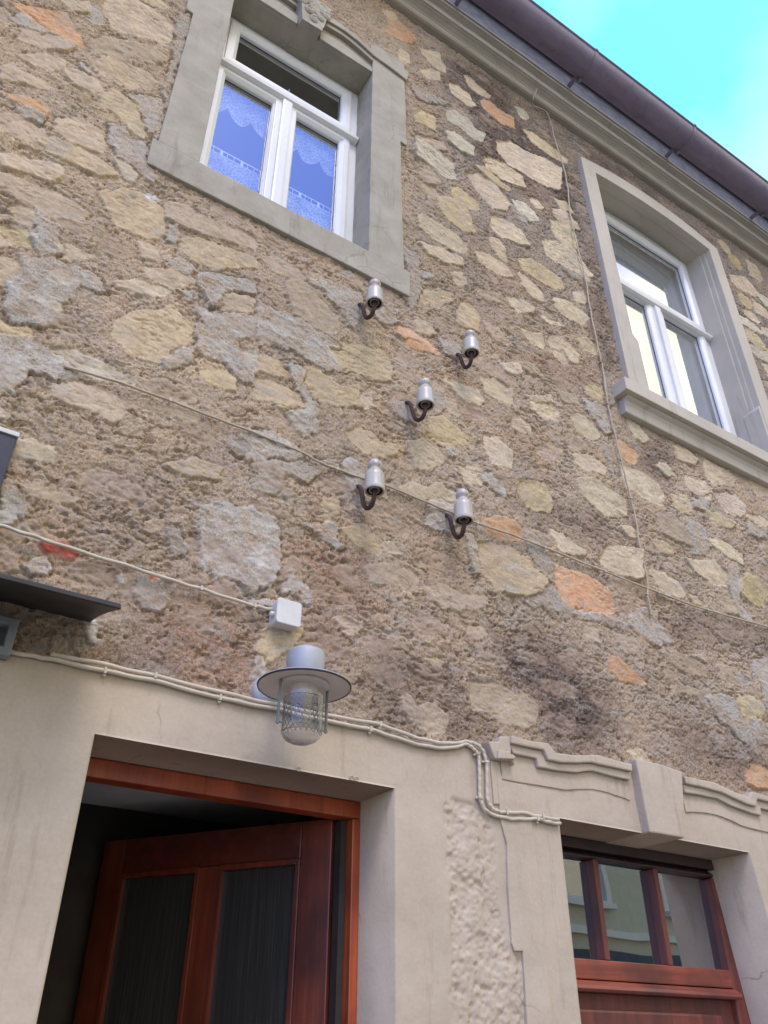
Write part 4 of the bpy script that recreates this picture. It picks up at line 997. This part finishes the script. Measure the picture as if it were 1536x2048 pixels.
# ------------------------------------------------------------------ right door with its old light of three panes
X0, X1 = 2.18, 3.30
m = MB(); m.box(2.155, X0+.03, .20, .27, 0, 2.14); m.box(3.19, X1+.01, .20, .27, 0, 2.14)
d2 = m.build('old_door', M_OLDV, house, .005)
m = MB(); m.box(2.155, X1+.01, .185, .27, 2.17, 2.208); m.sweep_x([(.27, 2.142), (.205, 2.142), (.195, 2.150), (.205, 2.158), (.222, 2.170), (.27, 2.170)], 2.155, X1+.01); m.build('head_rail', M_DARKWOOD, d2, .003)
MB().box(X0+.0305, 3.1895, .198, .262, 1.735, 1.798).build('transom_rail', M_OLDH, d2, .004)
MB().sweep_x([(.25, 1.696), (.176, 1.696), (.168, 1.704), (.172, 1.716), (.196, 1.731), (.25, 1.7345)], X0-.02, 3.20).build('drip_moulding', M_OLDH, d2, .002)
MB().box(X0+.0305, 3.1895, .222, .262, .05, 1.6955).build('door_panel', M_OLDV, d2, .003)
MB().box(X0+.10, 3.10, .204, .2225, .20, 1.645).build('raised_field', M_OLDV, d2, .010)
for x in (2.5, 2.835): MB().box(x, x+.026, .196, .262, 1.7985, 2.1415).build('glazing_bar', M_OLDV, d2, .004)
for a, b_ in ((X0+.03, 2.5), (2.526, 2.835), (2.861, 3.19)): MB().box(a+.0005, b_-.0005, .234, .238, 1.7985, 2.1415).build('pane', M_OLDGLASS, d2)
MB().box(2.16, 3.24, .262, .34, 2.1415, 2.22).build('head_back', M_DARKWOOD, d2)

# moulded surround of the right door
def plate(name, pts, y, par, mat=M_PLASTER, bevel=.003, jit=.0022, back=.03, o=None):
    return MB().poly(pts, y, back).build(name, mat, par, bevel, jit=jit, sub=.06)
cxm = 2.69
pil = [(1.876, 2.30), (1.878, 2.165), (1.9, 2.09), (1.887, 1.96), (1.887, 1.80), (1.897, 1.777), (1.931, 1.779), (1.925, 1.6), (1.925, .0), (2.024, .0), (2.026, 1.8), (2.030, 1.976), (2.016, 2.178), (2.012, 2.30)]
ds = plate('door_surround', pil, -.009, house, jit=.003)
plate('right_pilaster', [(2*cxm-x, z) for x, z in pil][::-1], -.009, ds, jit=.003)
line = [at(*zD(*p)) for p in ((300, 490), (450, 520), (600, 548), (820, 580), (950, 576), (1060, 578), (1180, 605), (1300, 645), (1365, 672))]
lo2 = [at(*zD(*p)) for p in ((365, 290), (560, 330), (575, 405), (700, 425), (900, 445), (1030, 430), (1150, 462), (1345, 512))]
hi2 = [at(*zD(*p)) for p in ((330, 215), (480, 245), (600, 268), (640, 352), (750, 372), (1000, 372), (1150, 402), (1335, 445))]
top = [at(*zD(*p)) for p in ((250, 150), (330, 150), (480, 190), (640, 215), (700, 292), (850, 308), (1050, 308), (1200, 352), (1335, 382))]
mirror = lambda L_: [(2*cxm-x, z) for x, z in L_]
for fl in (False, True):
    f = mirror if fl else (lambda L_: L_)
    plate('frieze', f([line[0]] + line + lo2[::-1] + [(1.90, 2.40)]), -.006, ds)
    plate('lower_fillet', f(lo2 + hi2[::-1]), -.022, ds, bevel=.005, jit=.003)
    plate('upper_fillet', f(hi2 + top[::-1][:-1]), -.036, ds, bevel=.006, jit=.003)
    plate('ear', f(tr(zD, ((150, 190), (240, 196), (250, 150), (330, 152), (332, 300), (362, 300), (368, 392), (345, 350), (262, 345), (205, 330)))), -.028, ds, bevel=.005)
    plate('ear_step', f(tr(zD, ((220, 268), (305, 282), (322, 240), (322, 300), (360, 320), (355, 345), (215, 338)))), -.038, ds, bevel=.004)
    plate('ear_return', f(tr(zD, ((205, 335), (262, 345), (300, 490), (298, 700), (230, 700), (210, 430)))), -.007, ds)
MB().poly([(2.573, 2.206), (2.764, 2.206), (2.80, 2.345), (2.826, 2.468), (2.69, 2.478), (2.562, 2.478)], -.040, .25).build('keystone', M_PLASTER, ds, .006, sub=.06, jit=.002)

# ------------------------------------------------------------------ cables
def spline(P, n=6):
    P = [Vector(p) for p in P]; Q = []
    for i in range(len(P)-1):
        a, b_, c, d = P[max(i-1, 0)], P[i], P[i+1], P[min(i+2, len(P)-1)]
        for k_ in range(n):
            t = k_/n; Q.append(.5*((2*b_)+(c-a)*t+(2*a-5*b_+4*c-d)*t*t+(3*b_-a-3*c+d)*t**3))
    return Q+[P[-1]]
def cable(name, px, r, o, label, clips=(), group=None, ends=True, f=raw, wob=.0012, mat=M_CABLE):
    P = []
    for k_, p in enumerate(px):
        oo = p[2] if len(p) > 2 else o; x, z = at(*f(p[0], p[1]), oo); P.append((x, -oo, z))
    S = spline(P, 7); S = [p+Vector((0, wob*math.sin(i*1.3), wob*math.sin(i*.9+1))) for i, p in enumerate(S)]
    loc = S[0]; e = empty(name, loc, label, 'cable', group)
    MB().tube(S, r, 10).build('sheath', mat, e, smooth=True)
    for c in clips:
        x, z = at(c[0], c[1], o); j = min(range(1, len(S)-1), key=lambda i: (S[i].x-x)**2+(S[i].z-z)**2); p = S[j]; t = (S[j+1]-S[j-1]).normalized()
        M = Matrix.Translation(p) @ Matrix(((t.x, 0, -t.z), (t.y, 1, 0), (t.z, 0, t.x))).to_4x4()
        m_ = MB(); m_.box(-.0035, .0035, -r*1.45, r*1.2+.004, -r*1.5, r*1.35, M)
        m_.lathe([(r*.75, 0), (r*.75, r*1.2), (r*.4, r*1.7), (0, r*1.8)], (0, 0, 0), 8, M @ Matrix.Translation((0, r*1.1, -r*2.1)) @ Matrix.Rotation(math.pi/2, 4, 'X'))
        m_.build('clip', M_CABLE, e, .0008)
    return e
cable('wall_cable', [(128, 733, -.004), (230, 762), (340, 801), (420, 832), (500, 862, .000), (600, 903, -.004), (640, 925, .002), (674, 938), (720, 955, -.002), (780, 974), (850, 1003), (905, 1026), (945, 1043), (1020, 1068), (1090, 1095), (1210, 1143), (1317, 1185), (1415, 1220), (1536, 1254), (1640, 1288)],
      .0048, .004, 'long thin cable crossing the stone wall behind the two lowest insulators', [(337, 801), (674, 938), (950, 1045), (1088, 1094), (1210, 1143), (1317, 1186), (1415, 1220)], wob=.0008, mat=M_CABLE2)
cable('wall_cable', [(-60, 1033), (0, 1051), (70, 1073), (120, 1090), (250, 1130), (330, 1156), (402, 1178), (470, 1200), (515, 1213), (545, 1219, .02)], .0055, .009,
      'cream cable sloping down from the left edge into the white junction box', [(402, 1178), (512, 1212)])
cable('wall_cable', [(14, 1303), (60, 1311), (110, 1320), (210, 1342), (310, 1362), (440, 1396), (550, 1418), (650, 1441), (740, 1459), (800, 1478), (850, 1492), (900, 1496)] + [zD(*p) for p in ((0, 203), (50, 225), (90, 260), (112, 310), (118, 400), (120, 500), (122, 600), (130, 680), (190, 765), (320, 810), (440, 825), (600, 820), (700, 850), (792, 860))],
      .0062, .011, 'lower of two paired cream cables running above the left door', [(213, 1343), (440, 1396), (740, 1459), (958, 1505), (962, 1596), (1077, 1643)])
cable('wall_cable', [(100, 1309), (190, 1325), (310, 1352), (440, 1384), (560, 1411), (650, 1430), (750, 1447), (800, 1464), (850, 1480), (900, 1487)] + [zD(*p) for p in ((0, 180), (60, 190), (110, 212), (150, 260), (172, 340), (180, 420), (181, 560), (185, 660), (215, 722), (262, 755), (340, 768), (480, 772), (640, 806), (780, 828))],
      .0062, .011, 'upper of two paired cream cables running above the left door', [(310, 1352), (756, 1449), (972, 1523), (1012, 1625), (1084, 1634)])
t6 = zm(800, 0, 3); t9 = zm(800, 300, 3); t7 = zm(1024, 512, 3); t8 = zm(1024, 1024, 3)
cable('drop_cable', [(*t6(822, 535), .075), (*t6(800, 590), .062), (*t6(797, 630), .010), (*t6(840, 650), .006), (*t6(880, 675), .006)] + [t6(*p) for p in ((905, 740), (930, 840), (975, 980), (1005, 1120), (1018, 1260))] + [t9(*p) for p in ((1040, 480), (1062, 570), (1110, 760), (1142, 960), (1190, 1190), (1212, 1290), (1238, 1440))] + [t7(*p) for p in ((548, 700), (575, 888), (612, 1050), (655, 1225), (690, 1365), (717, 1470))] + [t8(*p) for p in ((742, 40), (768, 215), (795, 330), (815, 430), (812, 495), (828, 570), (840, 625))],
      .0044, .006, 'thin cable dropping from the cornice between the two windows to a mortar patch', [t6(882, 678), t9(1040, 482), t9(1145, 970), t9(1210, 1275), t7(530, 632), t7(576, 888), t7(655, 1228), t7(718, 1462), t8(768, 228), t8(812, 493)], wob=.0015, mat=M_CABLE2)

# ------------------------------------------------------------------ insulators
def insulator():
    r = bpy.data.objects.new('insulator', None); COL.objects.link(r); r.empty_display_size = .1
    b_ = MB().lathe([(.0285, .004), (.0335, 0), (.0355, .004), (.0362, .012), (.0350, .018), (.0352, .060), (.0335, .074), (.0275, .086), (.0205, .092), (.0190, .097), (.0205, .103), (.0250, .108), (.0255, .116), (.0225, .128), (.0145, .137), (.006, .141), (0, .142)], (0, 0, 0), 36)
    b_.build('porcelain_bell', M_PORC, r, smooth=True)
    MB().lathe([(.0285, .004), (.0275, .03), (.020, .05), (.0, .055)], (0, 0, 0), 28).build('dark_bell_hollow', M_IRON, r, smooth=True)  # hollow of the bell coloured dark to stand for its inner shade
    MB().lathe([(.0165, .007), (.0185, .004), (.0195, .008), (.018, .03), (.009, .04)], (0, 0, 0), 24).build('inner_skirt', M_PORC, r, smooth=True)
    MB().tube(spline([(-.006, .135, .085), (-.006, .100, .082), (-.006, .082, .062), (-.006, .070, .020), (-.005, .060, -.020), (-.003, .044, -.044), (0, .022, -.047), (0, .005, -.028), (0, 0, .0), (0, 0, .045)], 6), .0085, 10).build('hook', M_IRON, r, smooth=True)
    return r
spots = [((749, 608), 'topmost left insulator, just under the sill corner of the left window'), ((943, 708), 'white insulator highest on the right, beside a pale grey mortar smear'), ((851, 812), 'middle insulator of the group of five, with a split top and mortar patch behind'),
         ((749, 984), 'lower left insulator standing over the long cable on a pale mortar patch'), ((928, 1043), 'lowest insulator, at right, with the long cable passing behind its hook')]
proto = insulator()
def copy_tree(o, parent=None):
    c = o.copy(); COL.objects.link(c); c.parent = parent
    for ch in o.children: copy_tree(ch, c)
    return c
for i, ((px, py), lab) in enumerate(spots):
    o = proto if i == 0 else copy_tree(proto)
    x, z = at(px, py, .105); o.location = (x, -.105, z); o.rotation_euler.z = (.05, -.1, .12, 0, -.06)[i]; o.scale = (1.07, 1.07, (1.05, 1.04, 1.06, 1.04, 1.08)[i])
    tag(o, lab, 'insulator', 'porcelain insulators on iron hooks in the stone wall')

# ------------------------------------------------------------------ wall lamp
LX, LY, LZ = 1.008, -.22, 2.378
lamp = empty('wall_lamp', (LX, 0, LZ), 'galvanised lamp with wide round brim and caged glass jar, above the left door', 'lamp')
c0 = (LX, LY, LZ)
MB().lathe([(.052, .028), (.0545, .034), (.0545, .092), (.051, .100), (.040, .106), (.022, .116), (.012, .120), (0, .121)], c0, 40).build('cap', M_ZINC, lamp, smooth=True)
MB().lathe([(.050, .030), (.060, .030), (.068, .020), (.090, .010), (.130, .001), (.1325, -.003)], c0, 56).build('brim', M_ZINC, lamp, smooth=True)
MB().lathe([(.1325, -.003), (.1305, -.0065), (.1265, -.004), (.088, .004), (.060, .006), (.0, .006)], c0, 56).build('brim_underside', M_BRIM, lamp, smooth=True)
MB().lathe([(.1315, -.0015), (.1338, -.003), (.1325, -.0072), (.1300, -.0070)], c0, 56).build('rim_bead', M_DARKMETAL, lamp, smooth=True)
MB().lathe([(.066, .006), (.070, .003), (.070, -.004), (.0, -.004)], c0, 40).build('glass_collar', M_BRIM, lamp, smooth=True)
MB().lathe([(.040, -.004), (.040, -.034), (.034, -.042), (.0, -.044)], c0, 32).build('lamp_holder', M_BRIM, lamp, smooth=True)
MB().lathe([(.062, -.003), (.062, -.118), (.0608, -.129), (.0575, -.139), (.052, -.1475)], c0, 48).build('glass_jar', M_LAMPGLASS, lamp, smooth=True)
MB().lathe([(.052, -.1475), (.044, -.156), (.030, -.163), (.013, -.1672), (0, -.168)], c0, 48).build('frosted_dome', M_FROST, lamp, smooth=True)
# woven wire sleeve inside the jar
m = MB(); NN, R_ = 22, .0550
for k_ in range(NN):
    for s_ in (1, -1):
        m.tube([(LX+R_*math.cos(2*math.pi*k_/NN+s_*t*1.25/10), LY+R_*math.sin(2*math.pi*k_/NN+s_*t*1.25/10), LZ-.042-.096*t/10) for t in range(11)], .0009, 5)
m.build('wire_mesh', M_GREYMETAL, lamp, smooth=True)
for zz_ in (-.042, -.138): MB().tube([(LX+R_*math.cos(a*math.pi/20), LY+R_*math.sin(a*math.pi/20), LZ+zz_) for a in range(41)], .0012, 5, cap=False).build('mesh_hoop', M_GREYMETAL, lamp, smooth=True)
for s_ in (-1, 1):
    m = MB(); m.box(LX+s_*.0745-.003, LX+s_*.0745+.003, LY-.0035, LY+.0035, LZ-.110, LZ+.002); m.tube([(LX+s_*.0745, LY, LZ-.108), (LX+s_*.0745, LY, LZ-.124)], .0042, 10)
    m.tube([(LX+s_*.080, LY, LZ-.118), (LX+s_*.060, LY, LZ-.118)], .0032, 8); m.build('cage_bar', M_GREYMETAL, lamp, .001)
MB().tube(spline([(LX, .03, LZ+.055), (LX, -.06, LZ+.060), (LX, -.13, LZ+.066), (LX, -.19, LZ+.066)], 5), .016, 14).build('wall_arm', M_ZINC, lamp, smooth=True)
MB().lathe([(.060, 0), (.060, .010), (.050, .022), (.022, .030), (0, .030)], (LX, .020, LZ+.055), 32, Matrix.Rotation(math.pi/2, 4, 'X')).build('wall_flange', M_ZINC, lamp, smooth=True)

# ------------------------------------------------------------------ junction box
q = tr(z5, ((450, 272), (632, 345), (618, 522), (428, 466)), .042)
jx0, jx1 = (q[0][0]+q[3][0])/2, (q[1][0]+q[2][0])/2; jz1, jz0 = (q[0][1]+q[1][1])/2, (q[2][1]+q[3][1])/2
jb = empty('junction_box', (jx0, 0, jz0), 'small square white junction box on pale mortar above the lamp', 'junction box')
def rbox(x0, x1, z0, z1, r, y0, y1, n=5):
    P = []
    for cx, cz, a0 in ((x1-r, z0+r, -90), (x1-r, z1-r, 0), (x0+r, z1-r, 90), (x0+r, z0+r, 180)):
        for i in range(n+1): a = math.radians(a0+90*i/n); P.append((cx+r*math.cos(a), cz+r*math.sin(a)))
    return MB().poly(P, y0, y1)
rbox(jx0+.003, jx1-.003, jz0+.003, jz1-.003, .008, -.030, .02).build('box_body', M_BOXPL, jb, .001)
rbox(jx0, jx1, jz0, jz1, .010, -.042, -.0315).build('box_lid', M_BOXPL, jb, .0025)
m = MB(); m.tube([(jx0-.012, -.014, jz0+.038), (jx0+.006, -.014, jz0+.034)], .009, 12); m.build('cable_gland', M_BOXPL, jb, smooth=True)
for sx in (): MB().lathe([(.004, 0), (.004, .0012), (0, .0012)], (sx, -.0415, jz1-.012), 12, Matrix.Rotation(math.pi/2, 4, 'X')).build('lid_screw', M_GREYMETAL, jb)

# ------------------------------------------------------------------ canopy over the next entrance, box light and sign at the left edge
cp = empty('entrance_canopy', (.442, 0, 2.50), 'dark sheet metal canopy jutting out of the wall at the left edge', 'canopy')
m = MB(); n = 10; prof = [(.03, 2.528)] + [(-.313*i/n, 2.522-.094*(i/n)**1.25) for i in range(n+1)]
th = [(y, z-.007) for y, z in prof][::-1]
m.sweep_x([(y, z) for y, z in prof]+th, -1.1, .442, 6); m.build('canopy_sheet', M_DARKMETAL, cp)
MB().box(-1.1, .440, -.318, -.3135, 2.421, 2.434).build('front_lip', M_DARKMETAL, cp, .002)
for x in (.36, -.35): MB().poly([(0, 0), (0, -.10), (.22, -.02), (.22, -.01)], x, x+.006)  # brackets shaped below
for x in (-.35,):
    m = MB(); v = [m.bm.verts.new(p) for p in ((x, .02, 2.505), (x, .02, 2.40), (x, -.24, 2.44))]; w = [m.bm.verts.new((p.co.x+.006, p.co.y, p.co.z)) for p in v]
    m.bm.faces.new(v); m.bm.faces.new(w[::-1])
    for i in range(3): m.bm.faces.new((v[i], v[(i+1) % 3], w[(i+1) % 3], w[i]))
    m.build('canopy_bracket', M_DARKMETAL, cp)
wl = empty('display_case', (.0, 0, 2.36), 'grey metal framed glass case on the wall at the left edge, below the dark canopy', 'display case')
MB().ring(-.35, .256, 2.352, 2.456, [(0, -.010), (0, -.040), (.004, -.044), (.020, -.044), (.022, -.036), (.022, -.010)]).build('case_frame', M_GREYMETAL, wl)
MB().box(-.349, .255, -.012, .03, 2.353, 2.455).build('case_back', M_SEAL, wl)
MB().box(-.327, .205, -.030, -.026, 2.376, 2.432).build('case_glass', M_GLASS, wl)
sg = empty('wall_sign', (-.2, 0, 2.75), 'dark blue grey panel with a pale top edge, above the canopy', 'sign')
MB().box(-.65, .118, -.018, .03, 2.62, 3.018).build('sign_panel', M_SIGN, sg, .002)
MB().box(-.652, .122, -.024, .03, 3.019, 3.034).build('top_edge', M_BOXPL, sg, .002)

# small hooks under the door lintel
for px, py in ((596, 1538), (702, 1556), (712, 1558)):
    x, z = at(px, py, 0); hk = MB().tube([(x+.007*math.cos(a*math.pi/8), -.004, z+.007*math.sin(a*math.pi/8)) for a in range(14)], .0016, 6); o = hk.build('wire_eye', M_CABLE, None, smooth=True)
    tag(o, 'tiny pale wire eye screwed into the edge of the left door lintel', 'screw eye', 'wire eyes in the left door lintel')

# ------------------------------------------------------------------ street and the house across it
g = MB().box(-60, 60, -60, 60, -.32, -.12).build('ground', M_ASPHALT); tag(g, kind='structure')
g = MB().box(-60, 60, -1.4, .055, -.3, .0).build('pavement', M_PAVE, None, .01); tag(g, kind='structure')
g = MB().box(-60, 60, -9, -7.6, -.3, .0).build('far_pavement', M_PAVE, None, .01); tag(g, kind='structure')
op = empty('opposite_house', (11, -9, 0), 'cream rendered house seen only as a reflection in the panes above the right door', 'house')
OY = -8.4
def wallholes(x0, x1, z0, z1, holes, y0, y1, mat, name, par):
    xs = sorted({x0, x1, *[h[0] for h in holes], *[h[1] for h in holes]}); zs = sorted({z0, z1, *[h[2] for h in holes], *[h[3] for h in holes]}); m = MB()
    for a, b_ in zip(xs, xs[1:]):
        for c, d in zip(zs, zs[1:]):
            mx, mz = (a+b_)/2, (c+d)/2
            if not any(h[0] < mx < h[1] and h[2] < mz < h[3] for h in holes): m.box(a, b_, y0, y1, c, d)
    return m.build(name, mat, par)
holes = [(7.0, 8.2, 3.75, 5.1), (10.4, 11.75, 3.78, 5.1), (13.2, 14.5, 3.78, 5.1), (16, 17.3, 3.78, 5.1)]
wallholes(5.5, 24, 0, 6.1, holes, OY-.4, OY, M_OPP, 'wall', op)
for x0, x1, z0, z1 in holes:
    w_ = MB().ring(x0-.10, x1+.10, z0-.10, z1+.10, [(0, OY-.001), (0, OY+.03), (.11, OY+.03), (.11, OY-.1)]).build('window', M_WHITE, op)
    MB().box(x0-.1, x1+.1, OY+.031, OY+.14, z0-.12, z0-.04).build('sill', M_WHITE, w_); MB().box(x0, x1, OY-.2, OY-.18, z0, z1).build('pane', M_GLASS, w_)
    MB().ring(x0, x1, z0, z1, [(0, OY-.16), (0, OY-.1), (.07, OY-.1), (.07, OY-.16)]).build('frame', M_WHITE, w_); MB().box(x0, x1, OY-.39, OY-.36, z0, z1).build('backing', M_ROOM, w_)
MB().box(5.5, 24, OY+.001, OY+.08, 3.22, 3.34).build('string_course', M_WHITE, op); MB().box(9.8, 14.2, OY+.001, OY+.05, .1, 3.0).build('garage_door', M_BLUE, op)
m = MB(); m.poly([(OY+.5, 6.1), (OY-3.5, 8.6), (OY-7.5, 6.1)], 0, 1)
for v in m.bm.verts: v.co = Vector((5.3+v.co.y*18.9, v.co.x, v.co.z))
m.build('roof', M_ROOF, op); MB().box(5.5, 24, OY-7, OY-6.6, 0, 6.1).build('rear_wall', M_OPP, op)
MB().box(5.5, 5.9, OY-6.6, OY-.4, 0, 6.1).build('gable_wall', M_OPP, op)
